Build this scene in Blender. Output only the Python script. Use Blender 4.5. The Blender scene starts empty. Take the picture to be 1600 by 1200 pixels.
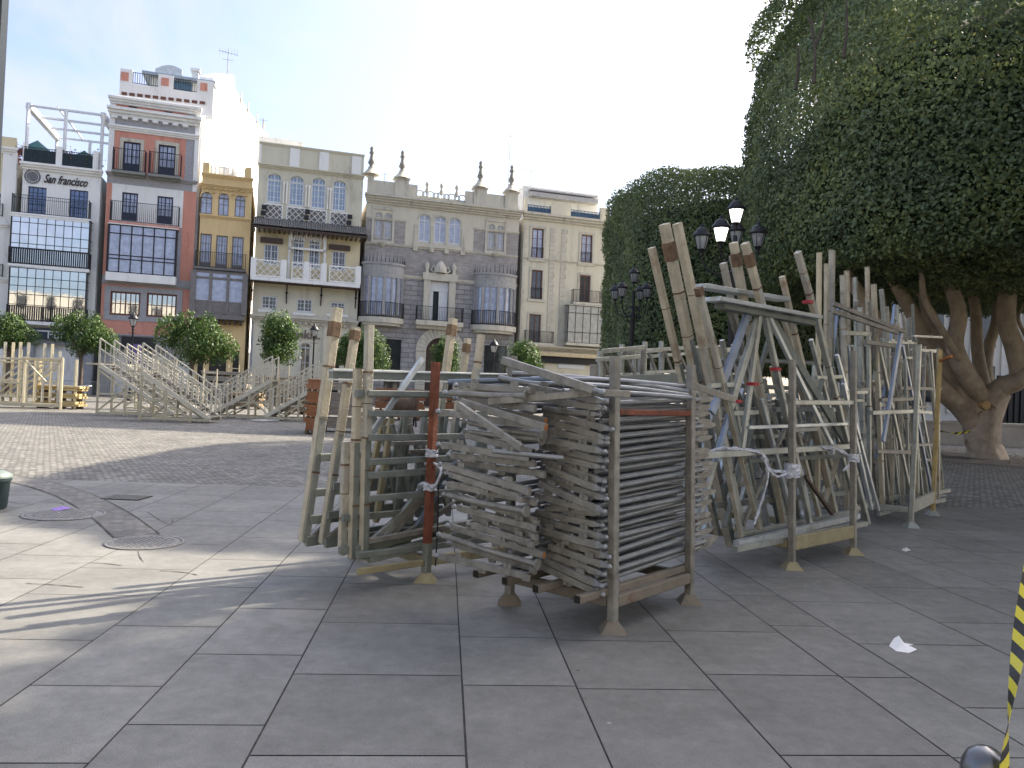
import bpy, math, random
import numpy as np
from mathutils import Vector, Matrix
random.seed(7); rng = np.random.default_rng(7)
S = bpy.context.scene
COL = S.collection
R = math.radians
pi = math.pi

# ------------------------------------------------------------------ camera
CAMH = 1.5; FPX = 1200.0
PITCH = R(0.78); ROLL = R(2.4)
cam = bpy.data.cameras.new('camera'); cam.lens = 27.0; cam.sensor_width = 36.0
cam.clip_start = 0.05; cam.clip_end = 900
cam_o = bpy.data.objects.new('camera', cam); COL.objects.link(cam_o); S.camera = cam_o
_F = Vector((0, math.cos(PITCH), math.sin(PITCH)))
_U = Vector((0, -math.sin(PITCH), math.cos(PITCH)))
_X = Vector((1, 0, 0))
RC = _X*math.cos(ROLL) + _U*math.sin(ROLL)
UC = -_X*math.sin(ROLL) + _U*math.cos(ROLL)
CP = Vector((0, 0, CAMH))
cam_o.matrix_world = Matrix(((RC.x, UC.x, -_F.x, CP.x), (RC.y, UC.y, -_F.y, CP.y), (RC.z, UC.z, -_F.z, CP.z), (0, 0, 0, 1)))

def ray(px, py):
    return _F + RC*((px-800)/FPX) + UC*((600-py)/FPX)
def G(px, py, z=0.0):
    d = ray(px, py); t = (z-CAMH)/d.z
    return CP + d*t
def P(px, py, d):
    r = ray(px, py); return CP + r*(d/r.y)
def PV(px, py, O, e):
    """point of the vertical plane through O with horizontal direction e seen at a photo point"""
    n = Vector((e[1], -e[0], 0)); r = ray(px, py)
    t = (Vector(O)-CP).dot(n)/r.dot(n)
    return CP + r*t

# ------------------------------------------------------------------ sky, sun
AZ = R(54); EL = R(39)
w = bpy.data.worlds.new('World'); S.world = w; w.use_nodes = True
nt = w.node_tree; nt.nodes.clear()
out = nt.nodes.new('ShaderNodeOutputWorld'); bg = nt.nodes.new('ShaderNodeBackground')
sky = nt.nodes.new('ShaderNodeTexSky'); sky.sky_type = 'NISHITA'; sky.sun_disc = False
sky.sun_elevation = EL; sky.sun_rotation = AZ; sky.air_density = 0.7; sky.dust_density = 4.6; sky.ozone_density = 4.0
bg.inputs['Strength'].default_value = 0.15
tcw = nt.nodes.new('ShaderNodeTexCoord'); mpw = nt.nodes.new('ShaderNodeMapping'); mpw.inputs['Scale'].default_value = (2.2, 1.2, 5.0); mpw.inputs['Rotation'].default_value = (0.3, 0.5, 0.4)
nzw = nt.nodes.new('ShaderNodeTexNoise'); nzw.inputs['Scale'].default_value = 1.6; nzw.inputs['Detail'].default_value = 9; nzw.inputs['Roughness'].default_value = 0.6; nzw.inputs['Distortion'].default_value = 0.6
rpw = nt.nodes.new('ShaderNodeMapRange'); rpw.inputs['From Min'].default_value = 0.42; rpw.inputs['From Max'].default_value = 0.72; rpw.inputs['To Min'].default_value = 0.12; rpw.inputs['To Max'].default_value = 0.75
mxw = nt.nodes.new('ShaderNodeMix'); mxw.data_type = 'RGBA'; mxw.inputs['B'].default_value = (2.05, 2.08, 2.2, 1)
nt.links.new(tcw.outputs['Generated'], mpw.inputs[0]); nt.links.new(mpw.outputs[0], nzw.inputs['Vector']); nt.links.new(nzw.outputs['Fac'], rpw.inputs[0]); nt.links.new(rpw.outputs[0], mxw.inputs['Factor'])
lcw = nt.nodes.new('ShaderNodeMix'); lcw.data_type = 'RGBA'; lcw.blend_type = 'LIGHTEN'; lcw.inputs['Factor'].default_value = 1.0
nt.links.new(sky.outputs[0], lcw.inputs['A']); lcw.inputs['B'].default_value = (2.05, 2.08, 2.2, 1)
nt.links.new(sky.outputs[0], mxw.inputs['A']); nt.links.new(lcw.outputs['Result'], mxw.inputs['B'])
wbw = nt.nodes.new('ShaderNodeMix'); wbw.data_type = 'RGBA'; wbw.blend_type = 'MULTIPLY'; wbw.inputs['Factor'].default_value = 1.0; wbw.inputs['B'].default_value = (1.05, 1.0, 0.91, 1)
nt.links.new(mxw.outputs['Result'], wbw.inputs['A']); nt.links.new(wbw.outputs['Result'], bg.inputs['Color']); nt.links.new(bg.outputs[0], out.inputs[0])
sl = bpy.data.lights.new('sun', 'SUN'); sl.energy = 4.1; sl.angle = R(0.53); sl.color = (1.0, 0.89, 0.72)
so = bpy.data.objects.new('sun', sl); COL.objects.link(so)
sdir = Vector((math.sin(AZ)*math.cos(EL), math.cos(AZ)*math.cos(EL), math.sin(EL)))
so.rotation_euler = sdir.to_track_quat('Z', 'Y').to_euler(); so.location = sdir*60
S.view_settings.view_transform = 'Standard'; S.view_settings.look = 'None'
S.view_settings.exposure = 1.66; S.view_settings.gamma = 1.0
S.cycles.max_bounces = 6; S.cycles.diffuse_bounces = 4; S.cycles.glossy_bounces = 3; S.cycles.transparent_max_bounces = 8
S.cycles.transmission_bounces = 4
S.cycles.caustics_reflective = False; S.cycles.caustics_refractive = False

# ------------------------------------------------------------------ materials
MATS = {}
def mat(name, col, rough=0.75, metal=0.0, var=0.18, scale=3.0, bump=0.0, bscale=40.0, spec=0.4, stain=None, stain_scale=1.5, stain_t=(0.55, 0.7), streak=False, coat=0):
    if name in MATS: return MATS[name]
    m = bpy.data.materials.new(name); m.use_nodes = True; MATS[name] = m
    n = m.node_tree.nodes; l = m.node_tree.links; b = n['Principled BSDF']
    b.inputs['Roughness'].default_value = rough; b.inputs['Metallic'].default_value = metal
    b.inputs['Specular IOR Level'].default_value = spec
    tc = n.new('ShaderNodeTexCoord'); vec = tc.outputs['Object']
    if streak:
        mp = n.new('ShaderNodeMapping'); mp.inputs['Scale'].default_value = streak if isinstance(streak, tuple) else (1, 1, 0.25)
        l.new(vec, mp.inputs[0]); vec = mp.outputs[0]
    nz = n.new('ShaderNodeTexNoise'); nz.inputs['Scale'].default_value = scale; nz.inputs['Detail'].default_value = 6; nz.inputs['Roughness'].default_value = 0.65
    l.new(vec, nz.inputs['Vector'])
    cr = n.new('ShaderNodeValToRGB'); cr.color_ramp.elements[0].position = 0.3; cr.color_ramp.elements[1].position = 0.7
    cr.color_ramp.elements[0].color = (*[c*(1-var) for c in col], 1); cr.color_ramp.elements[1].color = (*[min(1, c*(1+var)) for c in col], 1)
    l.new(nz.outputs['Fac'], cr.inputs[0]); cout = cr.outputs[0]
    if stain:
        n2 = n.new('ShaderNodeTexNoise'); n2.inputs['Scale'].default_value = stain_scale; n2.inputs['Detail'].default_value = 7; n2.inputs['Roughness'].default_value = 0.7
        l.new(vec, n2.inputs['Vector'])
        r2 = n.new('ShaderNodeValToRGB'); r2.color_ramp.elements[0].position = stain_t[0]; r2.color_ramp.elements[1].position = stain_t[1]
        l.new(n2.outputs['Fac'], r2.inputs[0])
        mx = n.new('ShaderNodeMix'); mx.data_type = 'RGBA'; l.new(r2.outputs[0], mx.inputs['Factor']); l.new(cout, mx.inputs['A'])
        mx.inputs['B'].default_value = (*stain, 1); cout = mx.outputs['Result']
    l.new(cout, b.inputs['Base Color'])
    if bump:
        nb = n.new('ShaderNodeTexNoise'); nb.inputs['Scale'].default_value = bscale; nb.inputs['Detail'].default_value = 5
        l.new(tc.outputs['Object'], nb.inputs['Vector'])
        bp = n.new('ShaderNodeBump'); bp.inputs['Strength'].default_value = bump; bp.inputs['Distance'].default_value = 0.02
        l.new(nb.outputs['Fac'], bp.inputs['Height']); l.new(bp.outputs[0], b.inputs['Normal'])
    return m

def brickmat(name, col, mortar, bw=0.6, bh=0.25, rough=0.85, gap=0.02, var=0.15, stain=None, axis='XZ', bump=0.5):
    m = mat(name, col, rough=rough)
    n = m.node_tree.nodes; l = m.node_tree.links; b = n['Principled BSDF']
    tc = n['Texture Coordinate']; sp = n.new('ShaderNodeSeparateXYZ'); l.new(tc.outputs['Object'], sp.inputs[0])
    cb = n.new('ShaderNodeCombineXYZ'); l.new(sp.outputs[axis[0]], cb.inputs[0]); l.new(sp.outputs[axis[1]], cb.inputs[1])
    if bw < .2:
        wn = n.new('ShaderNodeTexNoise'); wn.inputs['Scale'].default_value = 3.0; wn.inputs['Detail'].default_value = 4; l.new(tc.outputs['Object'], wn.inputs['Vector']); wv = n.new('ShaderNodeVectorMath'); wv.operation = 'MULTIPLY_ADD'; l.new(wn.outputs['Color'], wv.inputs[0]); wv.inputs[1].default_value = (.09, .09, 0); l.new(cb.outputs[0], wv.inputs[2]); cb = wv
    br = n.new('ShaderNodeTexBrick'); br.inputs['Scale'].default_value = 1.0; br.inputs['Brick Width'].default_value = bw; br.inputs['Row Height'].default_value = bh
    br.inputs['Mortar Size'].default_value = gap; br.inputs['Mortar Smooth'].default_value = 0.3; br.inputs['Bias'].default_value = 0
    br.inputs['Color1'].default_value = (*[c*(1-var) for c in col], 1); br.inputs['Color2'].default_value = (*[c*(1+var) for c in col], 1)
    br.inputs['Mortar'].default_value = (*mortar, 1); l.new(cb.outputs[0], br.inputs['Vector'])
    nz = n.new('ShaderNodeTexNoise'); nz.inputs['Scale'].default_value = 0.9; nz.inputs['Detail'].default_value = 8; nz.inputs['Roughness'].default_value = 0.7; l.new(tc.outputs['Object'], nz.inputs['Vector'])
    r = n.new('ShaderNodeMapRange'); r.inputs['From Min'].default_value = 0.3; r.inputs['From Max'].default_value = 0.7; r.inputs['To Min'].default_value = 0.72; r.inputs['To Max'].default_value = 1.2; l.new(nz.outputs['Fac'], r.inputs[0])
    mx = n.new('ShaderNodeMix'); mx.data_type = 'RGBA'; mx.blend_type = 'MULTIPLY'; mx.inputs['Factor'].default_value = 1.0
    l.new(br.outputs['Color'], mx.inputs['A']); l.new(r.outputs[0], mx.inputs['B']); l.new(mx.outputs['Result'], b.inputs['Base Color'])
    if bump:
        bp = n.new('ShaderNodeBump'); bp.inputs['Strength'].default_value = bump; bp.inputs['Distance'].default_value = 0.02; bp.invert = True
        l.new(br.outputs['Fac'], bp.inputs['Height']); l.new(bp.outputs[0], b.inputs['Normal'])
    return m

def leafmat(name, c1, c2, c3, sc=0.7):
    m = bpy.data.materials.new(name); m.use_nodes = True
    n = m.node_tree.nodes; l = m.node_tree.links; b = n['Principled BSDF']
    b.inputs['Roughness'].default_value = 0.52; b.inputs['Specular IOR Level'].default_value = 0.35
    a = n.new('ShaderNodeAttribute'); a.attribute_name = 'tone'
    tc = n.new('ShaderNodeTexCoord'); nz = n.new('ShaderNodeTexNoise'); nz.inputs['Scale'].default_value = sc; nz.inputs['Detail'].default_value = 4; l.new(tc.outputs['Object'], nz.inputs['Vector'])
    ad = n.new('ShaderNodeMath'); ad.operation = 'MULTIPLY_ADD'; ad.inputs[1].default_value = 0.45; l.new(a.outputs['Fac'], ad.inputs[0]); l.new(nz.outputs['Fac'], ad.inputs[2])
    cr = n.new('ShaderNodeValToRGB'); e = cr.color_ramp.elements; e[0].position = 0.35; e[0].color = (*c1, 1); e[1].position = 1.0; e[1].color = (*c3, 1)
    k = cr.color_ramp.elements.new(0.72); k.color = (*c2, 1)
    l.new(ad.outputs[0], cr.inputs[0]); l.new(cr.outputs[0], b.inputs['Base Color'])
    tr = n.new('ShaderNodeBsdfTranslucent'); l.new(cr.outputs[0], tr.inputs['Color']); ms = n.new('ShaderNodeMixShader'); ms.inputs[0].default_value = 0.3
    l.new(b.outputs[0], ms.inputs[1]); l.new(tr.outputs[0], ms.inputs[2]); l.new(ms.outputs[0], n['Material Output'].inputs[0])
    return m

GALV = mat('galvanised_steel', (0.35, 0.37, 0.345), 0.38, 0.45, 0.28, 7, 0.12, 60, stain=(0.20, 0.205, 0.185), stain_scale=3.5)
GALVD = mat('dull_galvanised_steel', (0.225, 0.22, 0.20), 0.5, 0.3, 0.3, 9, 0.15, 60, stain=(0.10, 0.093, 0.082), stain_scale=3)
TUBE = mat('grey_tube_steel', (0.24, 0.255, 0.27), 0.38, 0.35, 0.22, 6, 0.1, 80, stain=(0.13, 0.12, 0.10), stain_scale=4)
SILV = mat('bright_zinc_steel', (0.52, 0.56, 0.58), 0.3, 0.5, 0.2, 5, 0.06, 50, stain=(0.27, 0.28, 0.26), stain_scale=3)
GREEN = mat('grey_green_painted_steel', (0.17, 0.19, 0.175), 0.6, 0.1, 0.25, 5, 0.1, 60, stain=(0.2, 0.18, 0.12), stain_scale=3, stain_t=(0.6, 0.75))
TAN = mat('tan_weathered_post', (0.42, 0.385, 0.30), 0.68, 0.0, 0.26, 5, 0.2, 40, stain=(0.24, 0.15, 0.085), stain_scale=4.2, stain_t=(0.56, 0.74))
TANG = mat('greyed_weathered_post', (0.35, 0.34, 0.29), 0.62, 0.1, 0.26, 5, 0.2, 40, stain=(0.19, 0.15, 0.10), stain_scale=4.5, stain_t=(0.56, 0.7))
RUST = mat('rusty_red_steel', (0.19, 0.065, 0.038), 0.85, 0.0, 0.35, 9, 0.4, 70, stain=(0.09, 0.05, 0.04), stain_scale=6)
RUSTC = mat('rust_collar', (0.15, 0.10, 0.065), 0.9, 0, 0.35, 14, 0.4, 80)
ORST = mat('orange_rust', (0.36, 0.14, 0.04), 0.85, 0, 0.3, 12)
YEL = mat('yellow_green_old_paint', (0.28, 0.25, 0.155), 0.7, 0.0, 0.22, 5, 0.15, 60, stain=(0.16, 0.11, 0.06), stain_scale=4)
DARK = mat('dark_hollow', (0.02, 0.018, 0.015), 0.9)
WPNT = mat('white_grey_painted_steel', (0.56, 0.53, 0.43), 0.55, 0.0, 0.12, 3)
CRMP = mat('cream_painted_steel', (0.50, 0.455, 0.33), 0.6, 0.0, 0.16, 3)
WRAP = mat('plastic_wrap', (0.50, 0.53, 0.60), 0.25, 0.0, 0.35, 30, 0.5, 40, spec=0.7)
IRON = mat('black_iron', (0.018, 0.019, 0.023), 0.45, 0.3, 0.2, 8)
WOOD = mat('stacked_timber', (0.27, 0.20, 0.125), 0.8, 0, 0.3, 6, 0.3, 30, streak=(1, 1, 6))
WOODR = mat('red_brown_timber', (0.30, 0.135, 0.065), 0.8, 0, 0.3, 6, 0.3, 30, streak=(1, 1, 6))
WOODD = mat('dark_old_timber', (0.12, 0.085, 0.06), 0.85, 0, 0.35, 6, 0.3, 30)
RED = mat('red_strap', (0.35, 0.03, 0.04), 0.5)

# ------------------------------------------------------------------ mesh builder
class MB:
    def __init__(s): s.v = []; s.f = []; s.m = []; s.mi = 0; s.sm = False; s.smf = []
    def add(s, vs, fs, smooth=False):
        o = len(s.v); s.v += [tuple(x) for x in vs]
        for f in fs: s.f.append(tuple(i+o for i in f)); s.m.append(s.mi); s.smf.append(smooth)
    def box(s, x0, x1, y0, y1, z0, z1):
        s.add([(x0,y0,z0),(x1,y0,z0),(x1,y1,z0),(x0,y1,z0),(x0,y0,z1),(x1,y0,z1),(x1,y1,z1),(x0,y1,z1)],
              [(0,3,2,1),(4,5,6,7),(0,1,5,4),(1,2,6,5),(2,3,7,6),(3,0,4,7)])
    def quad(s, a, b, c, d): s.add([a,b,c,d], [(0,1,2,3)])
    def bar(s, p, q, w, h=None, up=None, ch=0.12, ends=True, w1=None, h1=None):
        """rectangular bar from p to q with softened edges"""
        h = h or w; p = Vector(p); q = Vector(q); d = (q-p)
        if d.length < 1e-6: return
        d.normalize(); up = Vector(up) if up else Vector((0,0,1))
        if abs(d.dot(up)) > 0.9: up = Vector((0.7,-0.7,0)) if abs(d.z) > 0.8 else Vector((0,0,1))
        r = d.cross(up).normalized(); u = r.cross(d).normalized()
        def ring(c, w, h):
            a = w/2; b = h/2; k = min(w,h)*ch
            pts = [(-a+k,-b),(a-k,-b),(a,-b+k),(a,b-k),(a-k,b),(-a+k,b),(-a,b-k),(-a,-b+k)]
            return [c + r*x + u*y for x,y in pts]
        vs = ring(p, w, h) + ring(q, w1 or w, h1 or h)
        fs = [(i, (i+1)%8, (i+1)%8+8, i+8) for i in range(8)]
        if ends: fs += [tuple(range(7,-1,-1)), tuple(range(8,16))]
        s.add(vs, fs)
    def tube(s, pts, rad, n=8, caps=True, smooth=True):
        pts = [Vector(p) for p in pts]; k = len(pts)
        rad = rad if isinstance(rad, (list, tuple)) else [rad]*k
        vs = []; pr = None
        for i, p in enumerate(pts):
            d = (pts[min(i+1,k-1)] - pts[max(i-1,0)]).normalized()
            if pr is None:
                a = Vector((0,0,1)) if abs(d.z) < 0.9 else Vector((1,0,0)); pr = d.cross(a).normalized()
            else:
                pr = (pr - d*pr.dot(d)).normalized()
            qn = d.cross(pr)
            for j in range(n):
                t = 2*pi*j/n; vs.append(p + (pr*math.cos(t) + qn*math.sin(t))*rad[i])
        fs = []
        for i in range(k-1):
            for j in range(n):
                a = i*n+j; b = i*n+(j+1)%n; fs.append((a, b, b+n, a+n))
        s.add(vs, fs, smooth)
        if caps: s.add(vs[:n], [tuple(range(n-1,-1,-1))]); s.add(vs[-n:], [tuple(range(n))])
    def lathe(s, c, prof, n=16, axis=None, a0=0, a1=2*pi):
        c = Vector(c); vs = []; full = abs(a1-a0-2*pi) < 1e-6; m = n if full else n+1
        for r, z in prof:
            for j in range(m):
                t = a0+(a1-a0)*j/n; vs.append(c + Vector((r*math.cos(t), r*math.sin(t), z)))
        fs = []
        for i in range(len(prof)-1):
            for j in range(n):
                a = i*m+j; b = i*m+(j+1)%m; fs.append((a, b, b+m, a+m))
        s.add(vs, fs, True)
    def build(s, name, mats, parent=None):
        me = bpy.data.meshes.new(name); me.from_pydata(s.v, [], s.f)
        for m in (mats if isinstance(mats, (list, tuple)) else [mats]): me.materials.append(m)
        me.polygons.foreach_set('material_index', s.m); me.polygons.foreach_set('use_smooth', s.smf); me.update()
        o = bpy.data.objects.new(name, me); COL.objects.link(o)
        if parent is not None: o.parent = parent
        return o

def tag(o, label=None, cat=None, group=None, kind=None):
    if label: o['label'] = label
    if cat: o['category'] = cat
    if group: o['group'] = group
    if kind: o['kind'] = kind
    return o
def empty(name, loc, label, cat, group=None, rz=0):
    o = bpy.data.objects.new(name, None); COL.objects.link(o); o.location = loc; o.rotation_euler.z = rz; o.empty_display_size = 0.3
    return tag(o, label, cat, group)
def settle(root):
    """children were built in world coordinates: keep them there"""
    mi = (Matrix.Translation(root.location) @ root.rotation_euler.to_matrix().to_4x4()).inverted()
    def go(o, inv):
        for c in [x for x in bpy.data.objects if x.parent == o]:
            c.data.transform(inv) if c.data else None
            go(c, inv)
    go(root, mi)
class T:
    """a thing: add parts in world coordinates, then done()"""
    def __init__(s, name, loc, label, cat, group=None): s.root = empty(name, Vector((loc[0], loc[1], max(0, loc[2]))), label, cat, group)
    def part(s, name, mb, m, label=None, parent=None):
        o = mb.build(name, m, None); o.data.transform(Matrix.Translation(-s.root.location)); o.parent = parent or s.root
        if label: o['label'] = label
        return o
def single(name, mb, m, label, cat, group=None, kind=None):
    """one-mesh thing built in world coordinates with its origin at its base"""
    o = mb.build(name, m); a = np.array(mb.v); c = Vector(((a[:,0].min()+a[:,0].max())/2, (a[:,1].min()+a[:,1].max())/2, a[:,2].min()))
    o.data.transform(Matrix.Translation(-c)); o.location = c
    return tag(o, label, cat, group, kind)
# ------------------------------------------------------------------ ground
PA = R(4.9)  # paving direction, left of straight ahead
def pv(u, v, z=0.0):  # u across the strips, v along them
    return (u*math.cos(PA) - v*math.sin(PA), u*math.sin(PA) + v*math.cos(PA), z)
def ground_mats():
    m = bpy.data.materials.new('granite_slabs'); m.use_nodes = True; n = m.node_tree.nodes; l = m.node_tree.links; b = n['Principled BSDF']
    a = n.new('ShaderNodeAttribute'); a.attribute_name = 'tone'; tc = n.new('ShaderNodeTexCoord')
    n1 = n.new('ShaderNodeTexNoise'); n1.inputs['Scale'].default_value = 170; n1.inputs['Detail'].default_value = 3
    n2 = n.new('ShaderNodeTexNoise'); n2.inputs['Scale'].default_value = 1.3; n2.inputs['Detail'].default_value = 9; n2.inputs['Roughness'].default_value = 0.72
    n3 = n.new('ShaderNodeTexNoise'); n3.inputs['Scale'].default_value = 9; n3.inputs['Detail'].default_value = 8; n3.inputs['Roughness'].default_value = 0.75
    for q in (n1, n2, n3): l.new(tc.outputs['Object'], q.inputs['Vector'])
    def mr(src, a0, a1, b0, b1):
        r = n.new('ShaderNodeMapRange'); r.inputs['From Min'].default_value = a0; r.inputs['From Max'].default_value = a1; r.inputs['To Min'].default_value = b0; r.inputs['To Max'].default_value = b1; l.new(src, r.inputs[0]); return r.outputs[0]
    def mul(x, y):
        q = n.new('ShaderNodeMath'); q.operation = 'MULTIPLY'; l.new(x, q.inputs[0]); l.new(y, q.inputs[1]); return q.outputs[0]
    f = mul(mul(mul(mr(n1.outputs['Fac'], .25, .75, .66, 1.34), mr(n2.outputs['Fac'],   .3, .7, .74, 1.2)), mr(a.outputs['Fac'], 0, 1, .82, 1.16)), mr(n3.outputs['Fac'], .35, .75, 1.1, .84))
    cb = n.new('ShaderNodeMix'); cb.data_type = 'RGBA'; cb.blend_type = 'MULTIPLY'; cb.inputs['Factor'].default_value = 1; cb.inputs['A'].default_value = (0.172, 0.171, 0.160, 1)
    l.new(f, cb.inputs['B'])
    # small pale specks and gum spots
    vo = n.new('ShaderNodeTexVoronoi'); vo.inputs['Scale'].default_value = 2.6; l.new(tc.outputs['Object'], vo.inputs['Vector'])
    th = n.new('ShaderNodeMath'); th.operation = 'LESS_THAN'; th.inputs[1].default_value = 0.028; l.new(vo.outputs['Distance'], th.inputs[0])
    m2 = n.new('ShaderNodeMix'); m2.data_type = 'RGBA'; l.new(th.outputs[0], m2.inputs['Factor']); l.new(cb.outputs['Result'], m2.inputs['A']); l.new(vo.outputs['Color'], m2.inputs['B'])
    hs = n.new('ShaderNodeHueSaturation'); hs.inputs['Saturation'].default_value = 0.0; hs.inputs['Value'].default_value = 0.3; l.new(vo.outputs['Color'], hs.inputs['Color']); l.new(hs.outputs[0], m2.inputs['B'])
    l.new(m2.outputs['Result'], b.inputs['Base Color'])
    b.inputs['Specular IOR Level'].default_value = 0.45
    l.new(mr(n3.outputs['Fac'], .3, .7, .5, .72), b.inputs['Roughness'])
    bp = n.new('ShaderNodeBump'); bp.inputs['Strength'].default_value = 0.25; bp.inputs['Distance'].default_value = 0.004; l.new(n1.outputs['Fac'], bp.inputs['Height']); l.new(bp.outputs[0], b.inputs['Normal'])
    # setts
    s = brickmat('setts', (0.185, 0.18, 0.165), (0.06, 0.058, 0.053), 0.115, 0.095, 0.7, 0.010, 0.42, axis='XY', bump=1.0)
    return m, s
SLAB, SETT = ground_mats()
mb = MB(); mb.quad((-420,-150,-0.008),(420,-150,-0.008),(420,600,-0.008),(-420,600,-0.008))
tag(mb.build('ground', SETT), 'grey stone setts of the open square', None, None, 'structure')
JOINT = mat('joint_mortar', (0.045, 0.043, 0.04), 0.95, var=0.5, scale=20)
V1 = 11.6
mb = MB(); mb.add([pv(-16,-4,-0.004), pv(34,-4,-0.004), pv(34,V1+.02,-0.004), pv(-16,V1+.02,-0.004)], [(0,1,2,3)])
tag(mb.build('paving_joints', JOINT), None, None, None, 'structure')
# strip edges measured at y=1139 of the photograph
def uof(px, py):
    g = G(px, py); return g.x*math.cos(PA) + g.y*math.sin(PA)
edges = [uof(x, 1139) for x in (190, 411, 726, 930, 1180, 1426, 1557, 1822)]
e2 = edges[:]
while e2[0] > -15: e2.insert(0, e2[0] - random.choice((.6, .86, .62, .7)))
while e2[-1] < 33: e2.append(e2[-1] + random.choice((.6, .86, .62, .7)))
mb = MB(); tone = []
for i in range(len(e2)-1):
    u0, u1 = e2[i], e2[i+1]; v = -4 + random.random()*1.0; lastv = -4
    bounds = [-4]
    while v < V1: bounds.append(v); v += random.choice((.9, .95, 1.0, .78))
    bounds.append(V1)
    for a, b in zip(bounds[:-1], bounds[1:]):
        if b-a < .1: continue
        g = 0.0035+random.random()*0.002; tt = min(1, max(0, random.gauss(.5, .22)))
        mb.add([pv(u0+g, a+g), pv(u1-g, a+g), pv(u1-g, b-g), pv(u0+g, b-g)], [(0,1,2,3)]); tone.append(tt)
pav = mb.build('paving', SLAB); tag(pav, 'large grey granite slabs', None, None, 'structure')
at = pav.data.attributes.new('tone', 'FLOAT', 'FACE'); at.data.foreach_set('value', tone)

# inlaid strip of small stones curving past the manholes
BAND = brickmat('band_stones', (0.165, 0.16, 0.15), (0.12, 0.115, 0.11), 0.12, 0.12, 0.75, 0.01, 0.25, axis='XY')
EDGE = mat('dark_edge_gap', (0.06, 0.057, 0.05), 0.9)
def polyband(pts, wd, z):
    m = MB(); c = [Vector((p.x, p.y, z)) for p in pts]; L = []; Rr = []
    for i, p in enumerate(c):
        d = (c[min(i+1, len(c)-1)] - c[max(i-1, 0)]).normalized(); nn = Vector((-d.y, d.x, 0)); ww = wd if not isinstance(wd, list) else wd[i]
        L.append(p+nn*ww/2); Rr.append(p-nn*ww/2)
    for i in range(len(c)-1): m.quad(Rr[i], Rr[i+1], L[i+1], L[i])
    return m
def smooth(pp, k=6):
    o = []
    for i in range(len(pp)-1):
        p0 = pp[max(i-1,0)]; p1 = pp[i]; p2 = pp[i+1]; p3 = pp[min(i+2, len(pp)-1)]
        for j in range(k):
            t = j/k; o.append(0.5*((2*p1)+(p2-p0)*t+(2*p0-5*p1+4*p2-p3)*t*t+(3*p1-p0-3*p2+p3)*t**3))
    o.append(pp[-1]); return o
c1 = smooth([G(x,y) for x,y in ((-60,738),(40,752),(110,772),(165,800),(200,826),(214,838))])
tag(polyband(c1, .38, .004).build('gutter_strip', BAND), 'curved strip of small stones', None, None, 'structure')
for off in (.2, -.2):
    cc = []
    for i, p in enumerate(c1):
        d = (c1[min(i+1, len(c1)-1)] - c1[max(i-1, 0)]).normalized(); cc.append(p + Vector((-d.y, d.x, 0))*off)
    tag(polyband(cc, [.008+.014*random.random() for _ in cc], .008).build('gutter_gap', EDGE), None, None, None, 'structure')
for ln in (((30,806),(75,812),(140,808)), ((0,782),(45,788),(90,786),(100,789)), ((230,800),(248,812),(266,820),(270,812)), ((95,881),(150,880),(190,884)), ((250,892),(290,895),(308,899)), ((40,912),(80,914),(130,918)), ((216,862),(218,870),(224,878))):
    cc = smooth([G(x,y) for x,y in ln], 5)
    tag(polyband(cc, [.003+.013*random.random() for _ in cc], .004).build('paving_crack', EDGE), None, None, None, 'structure')
# manholes and grate
CASTI = mat('worn_cast_iron', (0.21, 0.205, 0.195), 0.5, 0.3, 0.4, 45, 0.6, 60)
def manhole(c, r, label):
    t = T('manhole_cover', c, label, 'manhole cover', 'manhole covers')
    m = MB(); m.lathe((c.x,c.y,0.004), [(r*1.13,0),(r*1.13,.004),(r*1.03,.004),(r*1.03,.0005)], 40); t.part('rim', m, CASTI)
    m = MB(); m.lathe((c.x,c.y,0.0045), [(r*1.02,0),(r*.98,.006),(0.001,.006)], 40)
    for i in range(-5, 6):
        for j in range(-5, 6):
            if (i*i+j*j)*.0256 < .72: m.box(c.x+i*.16*r-.045*r, c.x+i*.16*r+.045*r, c.y+j*.16*r-.03*r, c.y+j*.16*r+.03*r, .0105, .0135)
    t.part('lid', m, CASTI)
manhole(G(226,848), .30, 'round pale cast iron manhole cover in the sunlit paving')
manhole(G(100,804), .36, 'round manhole cover in the shade under the purple litter')
g0 = G(198,778); m = MB()
m.box(g0.x-.24, g0.x+.24, g0.y-.19, g0.y+.19, .004, .008)
t = T('drain_grate', g0, 'dark rectangular iron drain grate in the paving', 'drain'); t.part('tray', m, DARK)
m = MB(); 
for i in range(9): m.box(g0.x-.23, g0.x+.23, g0.y-.18+i*.043, g0.y-.16+i*.043, .0085, .014)
t.part('bar_grid', m, CASTI)
# litter
def litter(c, w, d, col, label, cat, seed):
    rr = random.Random(seed); m = MB(); n = 9; vs = []
    for i in range(n):
        a = 2*pi*i/n; k = .75+.5*rr.random(); vs.append((c.x+math.cos(a)*w*k/2, c.y+math.sin(a)*d*k/2, .006+.02*rr.random()))
    vs.append((c.x, c.y, .045)); vs += [(x, y, z-.003) for x, y, z in vs]
    k = n+1
    fs = [(i, (i+1)%n, n) for i in range(n)] + [((i+1)%n+k, i+k, n+k) for i in range(n)] + [(i+k, (i+1)%n+k, (i+1)%n, i) for i in range(n)]
    m.add(vs, fs); single('litter', m, mat('litter_'+cat, col, .8, var=.08), label, cat)
m = MB(); g0 = G(1411,1014); pts = []
for px, py, z in ((1389,1010,.004),(1397,1004,.03),(1404,1004,.045),(1412,1009,.02),(1427,1010,.012),(1419,1013,.02),(1433,1017,.01),(1420,1021,.004),(1400,1018,.004)):
    q = G(px, py); pts.append((q.x, q.y, z))
cz = sum(p[2] for p in pts)/len(pts)+.012
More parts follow.
